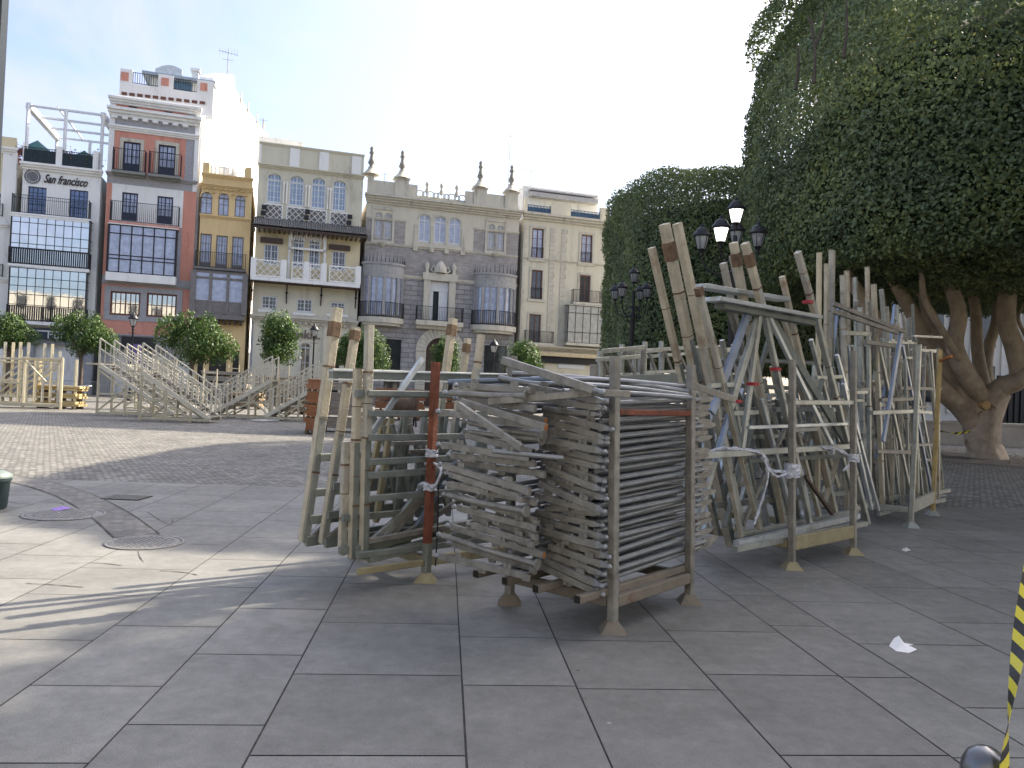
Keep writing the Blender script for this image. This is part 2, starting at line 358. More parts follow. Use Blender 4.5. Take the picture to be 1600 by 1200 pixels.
vs = pts + [(g0.x, g0.y, cz)] + [(x, y, z-.0025) for x, y, z in pts] + [(g0.x, g0.y, cz-.0025)]
n = len(pts); m.add(vs, [(i, n, (i+1)%n) for i in range(n)] + [(i+n+1, (i+1)%n+n+1, 2*n+1) for i in range(n)] + [(i, (i+1)%n, (i+1)%n+n+1, i+n+1) for i in range(n)])
single('paper', m, mat('white_paper', (.8,.8,.8), .8, var=.04), 'crumpled white paper napkin lying on the slabs', 'paper')
litter(G(97,797), .17, .22, (.28,.18,.5), 'flat purple wrapper lying on a manhole', 'wrapper', 3)
litter(G(1416,862), .07, .09, (.7,.7,.7), 'tiny white scrap on the slabs beyond the napkin', 'scrap', 4)
litter(G(415,657), 1.0, 1.6, (.45,.45,.45), 'pale sheet lying near the timber stairs', 'sheet', 5)

# ------------------------------------------------------------------ facade buildings
FA = R(17.0)
FE = Vector((math.cos(FA), math.sin(FA), 0)); FN = Vector((-math.sin(FA), math.cos(FA), 0))  # along, inward
F0 = P(110, 613, 65.0); F0.z = 0
GLB = mat('window_glass_sky', (0.10, 0.14, 0.24), 0.06, 0.3, 0.3, 1.3, .06, 2, spec=1.0)
GLC = mat('window_glass_curtain', (0.36, 0.40, 0.52), 0.1, 0.0, 0.25, 2.2, spec=0.8)
GLD = mat('window_glass_dark', (0.035, 0.037, 0.04), 0.05, 0.0, 0.4, 1.0, spec=1.0)
GLW = mat('window_glass_mirror', (0.62, 0.62, 0.60), 0.03, 0.92, 0.12, 0.9, .10, 1.3, spec=1.0)
WHT = mat('white_render', (0.74, 0.74, 0.72), 0.85, 0, 0.05, 1.2, stain=(0.5, 0.5, 0.48), stain_scale=.8, streak=True)
WHF = mat('white_joinery', (0.62, 0.64, 0.66), 0.5, 0, 0.06, 3)
CRM = mat('cream_render', (0.58, 0.55, 0.44), 0.85, 0, 0.07, .9, stain=(0.37, 0.35, 0.28), stain_scale=.7, streak=True)
CRMY = mat('pale_yellow_render', (0.60, 0.52, 0.34), 0.85, 0, 0.08, .9, stain=(0.42, 0.36, 0.24), stain_scale=.7, streak=True)
OCH = mat('ochre_render', (0.64, 0.48, 0.25), 0.85, 0, 0.1, 1.0, stain=(0.54, 0.40, 0.21), stain_scale=.8, streak=True)
REDR = mat('salmon_red_render', (0.56, 0.26, 0.195), 0.85, 0, 0.1, 1.5, stain=(0.38, 0.16, 0.12), stain_scale=1, streak=True)
GRYR = mat('grey_ornament_render', (0.34, 0.34, 0.355), 0.85, 0, 0.2, 4, .3, 12, stain=(0.36, 0.27, 0.26), stain_scale=4)
STN = brickmat('grey_brick_stone', (0.33, 0.31, 0.295), (0.27, 0.255, 0.245), 0.5, 0.16, .9, .015, .12)
STNB = brickmat('rusticated_grey_stone', (0.31, 0.30, 0.30), (0.17, 0.17, 0.17), 1.3, 0.46, .85, .035, .1, bump=1.0)
STNT = mat('pale_stone_trim', (0.50, 0.475, 0.40), 0.85, 0, 0.12, 2.5, .3, 10, stain=(0.27, 0.25, 0.22), stain_scale=1.6, streak=True)
BAYM = mat('grey_carved_bay', (0.31, 0.305, 0.30), 0.75, 0, 0.2, 4, .4, 8, stain=(0.19, 0.19, 0.2), stain_scale=2)
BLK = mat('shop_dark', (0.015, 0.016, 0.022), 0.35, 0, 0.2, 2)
NAVY = mat('dark_blue_paint', (0.02, 0.028, 0.055), 0.35, 0, 0.2, 2)
TILE = mat('roof_tiles', (0.16, 0.155, 0.15), 0.85, 0, 0.4, 6, stain=(.27,.25,.22), stain_scale=5)
DKW = mat('dark_wood_joinery', (0.055, 0.035, 0.025), 0.55, 0, 0.3, 6)
BRW = mat('brown_joinery', (0.13, 0.055, 0.035), 0.5, 0, 0.2, 6)
GRW = mat('grey_weathered_joinery', (0.17, 0.16, 0.155), 0.7, 0, 0.25, 5)
SALM = mat('salmon_slab', (0.5, 0.26, 0.2), 0.8)

class Bld:
    def __init__(s, name, px0, label, cat='building'):
        u = s.U(px0, 600)[0]; s.u0 = u
        s.root = empty(name, F0 + FE*u, label, cat, 'buildings lining the far side of the square', FA)
    def U(s, px, py, n=0.0):
        q = PV(px, py, F0 + FN*n, FE); d = q - F0; return d.dot(FE), q.z
    def L(s, px, py, n=0.0):
        u, z = s.U(px, py, n); return u - s.u0, z
    def rect(s, b, n=0.0):
        x0, y0, x1, y1 = b; xc = (x0+x1)/2; yc = (y0+y1)/2
        return s.L(x0, yc, n)[0], s.L(x1, yc, n)[0], s.L(xc, y1, n)[1], s.L(xc, y0, n)[1]
    def part(s, name, m, mt, label=None, parent=None):
        o = m.build(name, mt, parent or s.root)
        if label: o['label'] = label
        return o
    def wall(s, x0, x1, z0, z1, holes, mt, y=0.0, rev=0.28, name='wall', label=None):
        m = MB(); hs = [h for h in holes if h[0] < x1-.01 and h[1] > x0+.01 and h[2] < z1-.01 and h[3] > z0+.01]
        xs = sorted({x0, x1, *[min(max(v, x0), x1) for h in hs for v in h[:2]]}); zs = sorted({z0, z1, *[min(max(v, z0), z1) for h in hs for v in h[2:]]})
        for i in range(len(xs)-1):
            for j in range(len(zs)-1):
                a, b, c, d = xs[i], xs[i+1], zs[j], zs[j+1]
                if b-a < 1e-4 or d-c < 1e-4: continue
                mx, mz = (a+b)/2, (c+d)/2
                if any(h[0] < mx < h[1] and h[2] < mz < h[3] for h in hs): continue
                m.quad((a,y,c),(b,y,c),(b,y,d),(a,y,d))
        for h in hs:
            a, b, c, d = max(h[0],x0), min(h[1],x1), max(h[2],z0), min(h[3],z1); r = y+rev
            if h[0] >= x0: m.quad((a,y,c),(a,y,d),(a,r,d),(a,r,c))
            if h[1] <= x1: m.quad((b,y,d),(b,y,c),(b,r,c),(b,r,d))
            if h[2] >= z0: m.quad((a,y,c),(a,r,c),(b,r,c),(b,y,c))
            if h[3] <= z1: m.quad((a,y,d),(b,y,d),(b,r,d),(a,r,d))
        return s.part(name, m, mt, label)
    def window(s, h, fm, gm, nx=2, nz=3, y=0.1, fw=0.07, arch=False, sill=None, name='window', panel=None, label=None, rib=.035):
        x0, x1, z0, z1 = h; m = MB(); e = .003
        m.box(x0+e, x0+fw, y, y+.08, z0+e, z1-e); m.box(x1-fw, x1-e, y, y+.08, z0+e, z1-e)
        m.box(x0+fw, x1-fw, y+.001, y+.079, z1-fw, z1-e); m.box(x0+fw, x1-fw, y+.001, y+.079, z0+e, z0+fw*1.2)
        for i in range(1, nx):
            xx = x0+(x1-x0)*i/nx; ww = fw*.75 if i*2 == nx else rib; m.box(xx-ww/2, xx+ww/2, y+.005, y+.075, z0+fw, z1-fw)
        zb = z0
        if panel: m.box(x0+fw+.001, x1-fw-.001, y+.02, y+.06, z0+fw, z0+panel); zb = z0+panel
        for j in range(1, nz):
            zz = zb+(z1-zb)*j/nz; m.box(x0+fw+.002, x1-fw-.002, y+.012, y+.07, zz-rib/2, zz+rib/2)
        if arch:
            cx = (x0+x1)/2; r = (x1-x0)/2; zc = z1-r; k = 10
            m.box(x0+fw, x1-fw, y-.01, y+.085, zc-.05, zc+.05)
        w_ = s.part(name, m, fm, label)
        g = MB(); g.quad((x0+.01,y+.05,z0+.01),(x1-.01,y+.05,z0+.01),(x1-.01,y+.05,z1-.01),(x0+.01,y+.05,z1-.01)); g.build('pane', gm, w_)
        if sill:
            q = MB(); q.box(x0-.12, x1+.12, -.13, -.002, z0-.16, z0-.02); q.build('sill', sill, w_)
        return w_
    def spandrel(s, h, mt, y=0.0, trim=None, d=.26, pointed=0):
        """fills the corners above a round arch inside opening h"""
        x0, x1, z0, z1 = h; cx = (x0+x1)/2; r = (x1-x0)/2; zc = z1-r; m = MB(); k = 12
        arc = [(cx+r*math.cos(pi*i/k), zc+r*math.sin(pi*i/k)) for i in range(k+1)]
        for i in range(k):
            a, b = arc[i], arc[i+1]; m.quad((b[0],y+.002,b[1]),(a[0],y+.002,a[1]),(a[0],y+.002,z1),(b[0],y+.002,z1)); m.quad((a[0],y,a[1]),(b[0],y,b[1]),(b[0],y+d,b[1]),(a[0],y+d,a[1]))
        s.part('arch_head', m, mt)
        if trim:
            m = MB()
            for i in range(k):
                a, b = arc[i], arc[i+1]
                def o(p, t): return (cx+(p[0]-cx)*(1+t), zc+(p[1]-zc)*(1+t))
                a2, b2 = o(a, .22), o(b, .22); yy = y-.06
                m.quad((b[0],yy,b[1]),(a[0],yy,a[1]),(a2[0],yy,a2[1]),(b2[0],yy,b2[1])); m.quad((a2[0],yy,a2[1]),(a2[0],y,a2[1]),(b2[0],y,b2[1]),(b2[0],yy,b2[1])); m.quad((a[0],yy,a[1]),(b[0],yy,b[1]),(b[0],y,b[1]),(a[0],y,a[1]))
            s.part('arch_trim', m, trim)
    def box(s, name, x0, x1, y0, y1, z0, z1, mt, label=None):
        m = MB(); m.box(x0, x1, y0, y1, z0, z1); return s.part(name, m, mt, label)
    def cornice(s, x0, x1, z, hgt, dep, mt, steps=3, name='cornice', dent=0):
        m = MB()
        for i in range(steps):
            a = z+hgt*i/steps; b = z+hgt*(i+1)/steps-(.004 if i < steps-1 else 0); d = dep*(i+1)/steps; m.box(x0-d*.3, x1+d*.3, -d, -.002-.001*i, a, b)
        if dent:
            n = int((x1-x0)/dent)
            for i in range(n): xx = x0+dent*(i+.5); m.box(xx-dent*.28, xx+dent*.28, -dep*.55, -.004, z-hgt*.32, z-.003)
        return s.part(name, m, mt)
    def railing(s, x0, x1, z0, z1, d, mt, sp=.15, th=.025, sides=True, name='railing', parent=None, mid=False):
        m = MB(); n = max(2, int((x1-x0)/sp))
        for zz in (z0+.05, z1-.02): m.box(x0, x1, -d-.03, -d+.02, zz-.02, zz+.02)
        if mid: m.box(x0, x1, -d-.02, -d+.015, z0+(z1-z0)*.8, z0+(z1-z0)*.8+.03)
        for i in range(n+1):
            xx = x0+(x1-x0)*i/n; k = th*(1.8 if i in (0, n) else 1); m.box(xx-k/2, xx+k/2, -d-k/2, -d+k/2, z0, z1+(0.06 if i in (0,n) else 0))
        if sides:
            for xx in (x0, x1):
                for zz in (z0+.05, z1-.02): m.box(xx-.018, xx+.018, -d+.021, -.003, zz-.018, zz+.018)
                k = max(2, int(d/sp))
                for i in range(1, k): m.box(xx-th/2, xx+th/2, -d*i/k-th/2, -d*i/k+th/2, z0, z1)
        return s.part(name, m, mt, parent=parent)
    def balcony(s, b, slabh, d, rm, sm, sp=.15, mid=False, over=.05):
        """b = photo box from the rail top to the slab top"""
        x0, x1, z0, z1 = s.rect(b)
        m = MB(); m.box(x0-over, x1+over, -d-over, -.002, z0-slabh, z0-.003); m.box(x0+.05, x1-.05, -d*.6, -.004, z0-slabh*1.7, z0-slabh-.003)
        o = s.part('balcony', m, sm); s.railing(x0, x1, z0, z1, d, rm, sp, parent=o, mid=mid); return o
    def mirador(s, b, d, fm, gm, nx, zs, slab=None, low=None, fw=.06, th=.05, slabh=.3):
        """glazed box bay: zs = fractions of height with horizontal bars"""
        x0, x1, z0, z1 = s.rect(b); m = MB()
        for i in range(nx+1):
            xx = x0+(x1-x0)*i/nx; k = fw*(1.5 if i in (0, nx) else .8); m.box(xx-k/2, xx+k/2, -d-k/2, -d+k/2, z0, z1)
        for f in [0]+list(zs)+[1]:
            zz = z0+(z1-z0)*f; m.box(x0, x1, -d-.028, -d+.028, zz-th/2, zz+th/2)
            for xx in (x0, x1): m.box(xx-.028, xx+.028, -d+.03, -.01, zz-th/2, zz+th/2)
        for xx in (x0, x1): m.box(xx-fw*.4, xx+fw*.4, -d*.5-fw*.4, -d*.5+fw*.4, z0, z1)
        o = s.part('glazed_bay', m, fm)
        g = MB(); y = -d+.005
        g.quad((x0,y,z0),(x1,y,z0),(x1,y,z1),(x0,y,z1)); g.quad((x0,-.01,z0),(x0,y,z0),(x0,y,z1),(x0,-.01,z1)); g.quad((x1,y,z0),(x1,-.01,z0),(x1,-.01,z1),(x1,y,z1)); g.build('bay_glass', gm, o)
        if slab:
            q = MB(); q.box(x0-.08, x1+.08, -d-.1, -.003, z0-slabh, z0-th/2-.002); q.build('bay_slab', slab, o); q = MB(); q.box(x0-.08, x1+.08, -d-.1, -.003, z1+th/2+.002, z1+.12); q.build('bay_top', slab, o)
        if low: s.railing(x0-.04, x1+.04, z0+.02, z0+(z1-z0)*low, d+.1, fm, .16, .05, parent=o)
        return o, (x0, x1, z0, z1)
    def body(s, x0, x1, z1, depth, mt, roof=None, y0=.35):
        m = MB(); m.box(x0+.02, x1-.02, y0, depth, 0, z1); s.part('building_body', m, mt)

def text_on(s, txt, px, py, size, mt, y=-.12, shear=0.0, ext=.03, name='sign_letters', off=0.0):
    c = bpy.data.curves.new(name, 'FONT'); c.body = txt; c.size = size; c.extrude = ext; c.shear = shear; c.offset = off; c.align_x = 'LEFT'
    o = bpy.data.objects.new(name, c); COL.objects.link(o); c.materials.append(mt); o.parent = s.root
    x, z = s.L(px, py); o.location = (x, y, z); o.rotation_euler = (R(90), 0, 0); return o

# ---- B0 yellow sliver at the left edge
b = Bld('yellow_building', -60, 'yellow building with white pilasters cut off by the left edge')
x1 = b.L(19, 400)[0]; zt = b.L(5, 236)[1]; hs = []
for y0, y1 in ((300,338),(392,432),(475,512)): hs.append(b.rect((-16, y0, 3, y1)))
b.wall(0, x1-1.0, 0, zt, hs, CRMY); b.body(0, x1, zt-.3, 10, CRM)
b.box('pilaster', x1-.995, x1-.005, -.12, .3, 0, zt, WHT)
for h in hs: b.window(h, WHF, GLD, 2, 4); b.railing(h[0]-.3, h[1]+.15, h[2], h[2]+1, .35, IRON)
for y in (236, 355, 440): b.cornice(0, x1-.1, b.L(5, y)[1]-.2, .5, .4, WHT)
b.box('parapet', 0, x1-.1, -.05, .2, zt+.31, zt+1.2, CRMY)

# ---- B1 white building with roof terrace
b = Bld('white_building', 19, 'narrow white building with a pergola on its roof terrace and long glazed bays')
X1 = b.L(152, 400)[0]; zt = b.L(85, 261)[1]
hs = [b.rect((43,292,72,337)), b.rect((108,297,137,342))]
shopd = b.rect((50,538,128,640)); shopd = (shopd[0], shopd[1], 0.02, shopd[3])
g1 = b.rect((22,343,143,418)); g2 = b.rect((19,424,138,504))
hs2 = [(g[0]+.2, g[1]-.2, g[2]+.1, g[3]-.2) for g in (g1, g2)]
zf = b.L(85, 516)[1]
b.wall(0, X1, zf, zt, hs+hs2, WHT, rev=.5); b.body(0, X1, zt-.3, 14, WHT, y0=.6)
b.wall(0, X1, 0, zf, [shopd], mat('grey_shop_wall', (.26,.27,.29), .7), rev=1.5, name='shop_front')
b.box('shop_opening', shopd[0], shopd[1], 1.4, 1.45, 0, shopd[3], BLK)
r = b.rect((34,514,150,531)); b.box('shop_fascia', r[0], r[1], -.35, -.004, r[2], r[3], NAVY)
m = MB(); m.box(r[0]+.7, r[1]-.4, -.42, -.352, r[3]-.32, r[3]-.2); b.part('fascia_light', m, WHF)
text_on(b, 'Pura', 75, 529, .95, WHF, y=-.38)
for h in hs: b.window(h, NAVY, GLB, 4, 5, label='dark blue window of small panes')
for h, g in zip(hs2, (GLB, GLW)):
    m = MB(); m.quad((h[0]-.1,.45,h[2]-.1),(h[1]+.1,.45,h[2]-.1),(h[1]+.1,.45,h[3]+.1),(h[0]-.1,.45,h[3]+.1)); b.part('inner_glazing', m, GLW)
b.balcony((24,312,143,340), .35, .9, IRON, WHT, mid=True)
b.mirador((22,343,143,418), .9, IRON, GLW, 9, (.33,.42,.6,.85), WHT, low=.32)
b.mirador((19,424,138,504), .9, IRON, GLW, 9, (.3,.5,.66,.82), WHT, low=.28)
b.cornice(0, X1, zt-.45, .55, .5, WHT)
for px in ((24,36),(88,98),(146,154)): 
    a = b.L(px[0], 240)[0]; c = b.L(px[1], 240)[0]; b.box('parapet_pier', max(0,a), min(X1,c), -.1, .4, zt+.11, zt+1.75, WHT)
for px in ((36,88),(98,146)):
    a = b.L(px[0], 240)[0]+.02; c = b.L(px[1], 240)[0]-.02; b.railing(a, c, zt+.12, zt+1.45, .05, IRON, .12, .04, sides=False)
    b.box('glass_screen', a, c, .06, .08, zt+.15, zt+1.3, mat('smoked_screen', (.06,.10,.12), .2))
# pergola
m = MB(); xa = b.L(41,200)[0]; xb = X1-.15; zp = b.L(41,163)[1]; D = 9.0
for x in (xa, (xa+xb)/2, xb):
    m.bar((x,.3,zt+.1),(x,.3,zp),.22)
    m.bar((x,D,zt+.1),(x,D,zp),.22)
for x in (xa, xb): m.bar((x,.3,zp),(x,D,zp),.42,.55)
for i in range(4): m.bar((xa,.3+(D-.3)*i/3,zp+.03),(xb,.3+(D-.3)*i/3,zp+.03),.14,.2)
m.bar(((xa*.62+xb*.38),.3,zp+.2),((xa*.62+xb*.38),D,zp+.2),.12,.12)
b.part('pergola', m, WHF, 'white steel pergola over the roof terrace')
# round emblem and script sign
x, z = b.L(51, 276); m = MB(); n = 28
for r0, r1, yy in ((.0,.26,-.10),(.32,.40,-.08),(.50,.60,-.08)):
    vs = []; 
    for i in range(n): a = 2*pi*i/n; vs += [(x+r0*math.cos(a), yy, z+r0*math.sin(a)), (x+r1*math.cos(a), yy, z+r1*math.sin(a)), (x+r1*math.cos(a), -.004, z+r1*math.sin(a))]
    m.add(vs, [(3*i, 3*i+1, 3*((i+1)%n)+1, 3*((i+1)%n)) for i in range(n)] + [(3*i+1, 3*i+2, 3*((i+1)%n)+2, 3*((i+1)%n)+1) for i in range(n)])
b.part('round_emblem', m, mat('sign_grey', (.12,.12,.14), .5))
o = text_on(b, 'San francisco', 68, 285, 1.0, mat('sign_black', (.02,.02,.022), .5), y=-.06, shear=.45, off=.012); o.scale = (.62, 1, 1)
B1 = b; ZT1 = zt

# ---- B2 red building
b = Bld('red_building', 151.5, 'tall salmon red and grey building with white penthouse storeys')
b2 = b
def zz(px, py): return b.L(px, py)[1]
X1 = b.L(300, 450)[0]; pw = b.L(175,300)[0]; pr = b.L(286,320)[0]
z = {k: zz(230, y) for k, y in dict(top=169, attic_b=186, fr_b=208, w5_b=278, bel=292, w4_b=351, mir_t=356, mir_b=434, band=447, w2_b=527).items()}
wa = [b.rect((201,166,214,181)), b.rect((257,174,269,189))]
w5 = [b.rect((192,222,219,269)), b.rect((247,227,274,275))]
w4 = [b.rect((190,301,215,345)), b.rect((245,307,270,350))]
w2 = [b.rect((172,456,219,493)), b.rect((229,459,276,496))]
miro = b.rect((172,354,277,430)); mh = (miro[0]+.3, miro[1]-.3, miro[2]+.2, miro[3]-.2)
b.wall(0, pw, z['attic_b'], z['top'], [], GRYR); b.wall(pw, pr, z['attic_b'], z['top'], wa, REDR); b.wall(pr, X1, z['attic_b'], z['top'], [], GRYR)
b.wall(0, X1, z['fr_b'], z['attic_b'], [], GRYR, name='frieze')
b.wall(0, pw, z['w5_b'], z['fr_b'], [], GRYR); b.wall(pw, pr, z['w5_b'], z['fr_b'], w5, REDR); b.wall(pr, X1, z['w5_b'], z['fr_b'], [], GRYR)
b.wall(0, X1, z['bel'], z['w5_b'], [], GRYR, name='frieze')
b.wall(0, pw, z['w4_b'], z['bel'], [], REDR); b.wall(pw, pr, z['w4_b'], z['bel'], w4, WHT); b.wall(pr, X1, z['w4_b'], z['bel'], [], REDR)
b.wall(0, pw, z['mir_b'], z['w4_b'], [], REDR); b.wall(pw, pr, z['mir_b'], z['w4_b'], [mh], GRYR, rev=.6); b.wall(pr, X1, z['mir_b'], z['w4_b'], [], REDR)
b.wall(0, X1, z['band'], z['mir_b'], [], GRYR, name='frieze'); b.wall(0, X1, z['w2_b'], z['band'], w2, REDR)
sh = [b.rect((170,548,215,640)), b.rect((232,548,262,640)), b.rect((270,548,296,640))]; sh = [(a, c, .02, e) for a, c, _, e in sh]
b.wall(0, X1, 0, z['w2_b'], sh, mat('grey_shop_stone', (.3,.29,.28), .8), rev=1.2, name='shop_front')
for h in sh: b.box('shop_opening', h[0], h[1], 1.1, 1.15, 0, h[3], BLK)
r = b.rect((190,527,243,547)); b.box('shop_fascia', r[0], r[1], -.2, -.003, r[2], r[3], BLK)
m = MB(); m.box(mh[0]-.1, mh[1]+.1, .55, .6, mh[2]-.1, mh[3]+.1); b.part('inner_glazing', m, GLC)
for h in wa: b.window(h, NAVY, GLD, 2, 2)
for h in w5+w4: b.window(h, NAVY, GLC, 4, 3, panel=(h[3]-h[2])*.3, fw=.12, rib=.05)
for h in w5: m = MB(); m.box(h[0]-.28, h[0]-.003, -.05, -.002, h[2], h[3]+.3); m.box(h[1]+.003, h[1]+.28, -.05, -.002, h[2], h[3]+.3); m.box(h[0], h[1], -.05, -.002, h[3]+.003, h[3]+.3); b.part('window_surround', m, STNT)
for h in w2:
    b.window(h, BRW, GLW, 6, 2, fw=.14, rib=.07)
    m = MB(); m.box(h[0]-.45, h[0]-.003, -.05, -.002, h[2]-.45, h[3]+.45); m.box(h[1]+.003, h[1]+.45, -.051, -.002, h[2]-.45, h[3]+.45); m.box(h[0], h[1], -.05, -.002, h[3]+.003, h[3]+.45); m.box(h[0], h[1], -.05, -.002, h[2]-.45, h[2]-.003); b.part('window_surround', m, GRYR)
b.balcony((179,237,229,271), .22, .8, IRON, mat('green_grey_slab',(.2,.21,.2),.8)); b.balcony((235,243,284,277), .22, .8, IRON, MATS['green_grey_slab'])
b.balcony((175,321,281,352), .3, .8, IRON, SALM)
b.mirador((172,358,277,430), .9, IRON, GLC, 6, (.28,.36,.82), WHT, fw=.11, th=.09, slabh=.75)
m = MB(); x0, x1_, q0, q1 = miro
for i in range(6):
    cx = x0+(x1_-x0)*(i+.5)/6; m.lathe((cx, -1.0, q1-.55), [(.001,0),(.3,.001)], 8)
b.cornice(0, X1, z['top'], .55, .5, WHT); b.cornice(0, X1, z['attic_b']-.1, .7, .6, WHT, dent=.8); b.cornice(0, X1, z['fr_b']-.1, .45, .3, WHT)
b.cornice(0, X1, z['w5_b']-.15, .3, .35, GRYR); b.cornice(0, X1, z['w2_b']-.1, .25, .25, GRYR); b.cornice(0, X1, z['band']-.05, .2, .15, GRYR)
b.body(0, X1, z['top']-.2, 12, WHT, y0=.7)
b.box('edge_strip', -.02, .4, -.08, -.003, z['w5_b'], z['top']-.01, WHT); b.box('edge_strip', X1-.34, X1+.02, -.08, -.003, z['bel'], z['top']-.01, WHT)
# penthouse, set back
def PR(px, py): return b.rect((px, py, px+.01, py+.01), 1.6)
n_ = 1.6
xa = b.L(186,150,n_)[0]; xb = b.L(333,150,n_)[0]; zb = z['top']+.2; zp_ = b.L(260,138,n_)[1]; ztt = b.L(260,117,n_)[1]
op = [b.rect((207,117,247,137), n_), b.rect((271,122,308,144), n_)]
op = [(a, c, zp_+.05, ztt-.15) for a, c, _, _ in op]
b.wall(xa, xb, zb, zp_, [], WHT, y=n_, name='penthouse_wall'); b.wall(xa, xb, zp_, ztt, [(a, c, d-.05, e+.2) for a, c, d, e in op], WHT, y=n_, name='penthouse_parapet')
for h in op: b.railing(h[0], h[1], h[2], h[3], -n_-.1, IRON, .18, .04, sides=False)
for q in ((189,201,113,126),(252,264,122,134),(313,324,130,142)):
    r = b.rect((q[0], q[2], q[1], q[3]), n_); b.box('red_panel', r[0], r[1], n_-.06, n_-.003, r[2], r[3], REDR)
for i in range(11):
    px = 190+i*12.2; py = 144+i*1.45; r = b.rect((px, py, px+8.5, py+4.5), n_); b.box('brick_vent', r[0], r[1], n_-.05, n_-.003, r[2], r[3], BRW)
b.cornice(xa, xb, zb+.3, .3, .0001, WHT)
# rooms behind the parapet with a curved roof
mm = MB(); ya, yb = 3.2, 9.5; zr = ztt+.15
mm.box(xa+2.2, xb-.1, ya, 12, zb, zr); b.part('penthouse_room', mm, WHT)
mm = MB(); mm.box(xa+1.6, xb+.1, ya-.8, 12.2, zr+.003, zr+.25); b.part('penthouse_roof', mm, mat('blue_grey_sheet', (.30,.35,.40), .4, .2))
r = b.rect((272,124,300,141), 3.1); b.box('terrace_glazing', r[0], r[1], ya-.06, ya-.01, r[2]-1.2, r[3], mat('blue_glazing', (.08,.16,.25), .1))
mm = MB(); xs0 = b.L(243,100,5)[0]; xs1 = b.L(285,100,5)[0]; zs0 = zr+.25; zs1 = b.L(262,101,5)[1]
k = 8
for i in range(k):
    t0, t1 = i/k, (i+1)/k; f = lambda t: zs0+(zs1-zs0)*(0.45+.55*math.sin(pi*(.15+.6*t)))
    xq0 = xs0+(xs1-xs0)*t0; xq1 = xs0+(xs1-xs0)*t1
    mm.add([(xq0,5,zs0),(xq1,5,zs0),(xq1,5,f(t1)),(xq0,5,f(t0)),(xq0,7,zs0),(xq1,7,zs0),(xq1,7,f(t1)),(xq0,7,f(t0))], [(0,1,2,3),(5,4,7,6),(3,2,6,7),(0,3,7,4),(1,5,6,2)])
b.part('skylight', mm, mat('pale_sheet', (.5,.53,.55), .35, .2))
cx, _ = b.L(306,110,6); mm = MB(); mm.box(cx-.28, cx+.28, 5.7, 6.3, zr+.26, zr+2.1); mm.box(cx-.42, cx+.42, 5.55, 6.45, zr+2.103, zr+2.35); b.part('chimney', mm, WHT)
# side wall, lit, running back to the right
SD = Vector((math.sin(R(-4.1)), math.cos(R(-4.1)), 0)); SO = F0 + FE*(b.u0+X1-.05)
def SW(px, py): return PV(px, py, SO, SD)
prof = [(300,270),(316,181),(328,180),(335,122),(352,118),(366,118),(367,138),(374,150),(380,160),(386,168),(392,178),(398,186),(404,194),(412,204),(418,208),(430,262)]
inv = b.root.matrix_basis.inverted(); inv = (Matrix.Translation(b.root.location) @ Matrix.Rotation(FA, 4, 'Z')).inverted()
pts = [SW(*p) for p in prof]
pts = [p if (p-SO).dot(SD) > .8 else Vector((SO.x+SD.x*.8, SO.y+SD.y*.8, p.z)) for p in pts]; base0 = Vector((SO.x+SD.x*.8, SO.y+SD.y*.8, 0)); pts = [base0 + Vector((0,0,5))] + pts + [Vector((pts[-1].x, pts[-1].y, 5))]
q1 = [inv @ p for p in pts]; q2 = [Vector((p.x-1.2, p.y+.0, p.z)) for p in q1]
mm = MB(); k = len(q1); mm.add(q1, [tuple(range(k))]); mm.add(q2, [tuple(range(k-1,-1,-1))])
mm.add(q1+q2, [(i, i+k, (i+1)%k+k, (i+1)%k) for i in range(k)])
b.part('side_wall', mm, mat('bright_white_render', (.8,.8,.8), .9, 0, .03), 'bright white stepped side wall in full sun')
for px, py in ((376,158),(387,172),(401,190),(411,203)):
    pq = inv @ SW(px, py); mm = MB(); mm.box(pq.x+.01, pq.x+.1, pq.y-.3, pq.y+.3, pq.z-.2, pq.z+.9); b.part('wall_pier', mm, STNT)

# ---- B3 ochre building
b = Bld('ochre_building', 300.5, 'narrow ochre building with three arched top windows and a grey wooden bay')
X1 = b.L(388, 430)[0]; zt = b.L(345, 276)[1]
aw = [b.rect(q) for q in ((313.5,300,331.5,334),(341,302,357.5,337),(367,305,383,339))]
dw = [b.rect(q) for q in ((312,365,330,418),(337,368,355,421),(362,370,380,423))]
hm = b.rect((303,428,383,492)); hm = (hm[0]+.2, hm[1]-.2, hm[2]+.2, hm[3]-.2)
gd = [b.rect(q) for q in ((307,556,316,640),(325,556,352,640),(362,548,372,640))]; gd = [(a, c, .02, e) for a, c, _, e in gd]
b.wall(0, X1, 0, zt, aw+dw+[hm]+gd, OCH, rev=.35); b.body(0, X1, zt-.3, 11, OCH, y0=.6)
m = MB(); m.box(hm[0], hm[1], .4, .45, hm[2], hm[3]); b.part('inner_glazing', m, GLW)
for h in aw: b.window(h, GRW, GLC, 2, 2, arch=True); b.spandrel(h, OCH, trim=OCH)
for h in dw: b.window(h, GRW, GLC, 4, 3, fw=.1, panel=.5)
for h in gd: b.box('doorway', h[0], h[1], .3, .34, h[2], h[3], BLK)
b.balcony((306,396,384,420), .2, .5, IRON, GRW)
o, r = b.mirador((303,428,383,492), .9, GRW, GLC, 3, (.28,.85), GRW, fw=.3, th=.22, slabh=.45)
m = MB(); m.box(r[0]+.1, r[1]-.1, -.96, -.93, r[2]+.1, r[2]+(r[3]-r[2])*.26)
m.build('bay_panel', GRW, o)
for i in range(9): xx = r[0]+(r[1]-r[0])*(i+.5)/9; m = MB(); m.box(xx-.1, xx+.1, -.8, -.004, r[2]-.85, r[2]-.455); m.build('bracket', DKW, o)
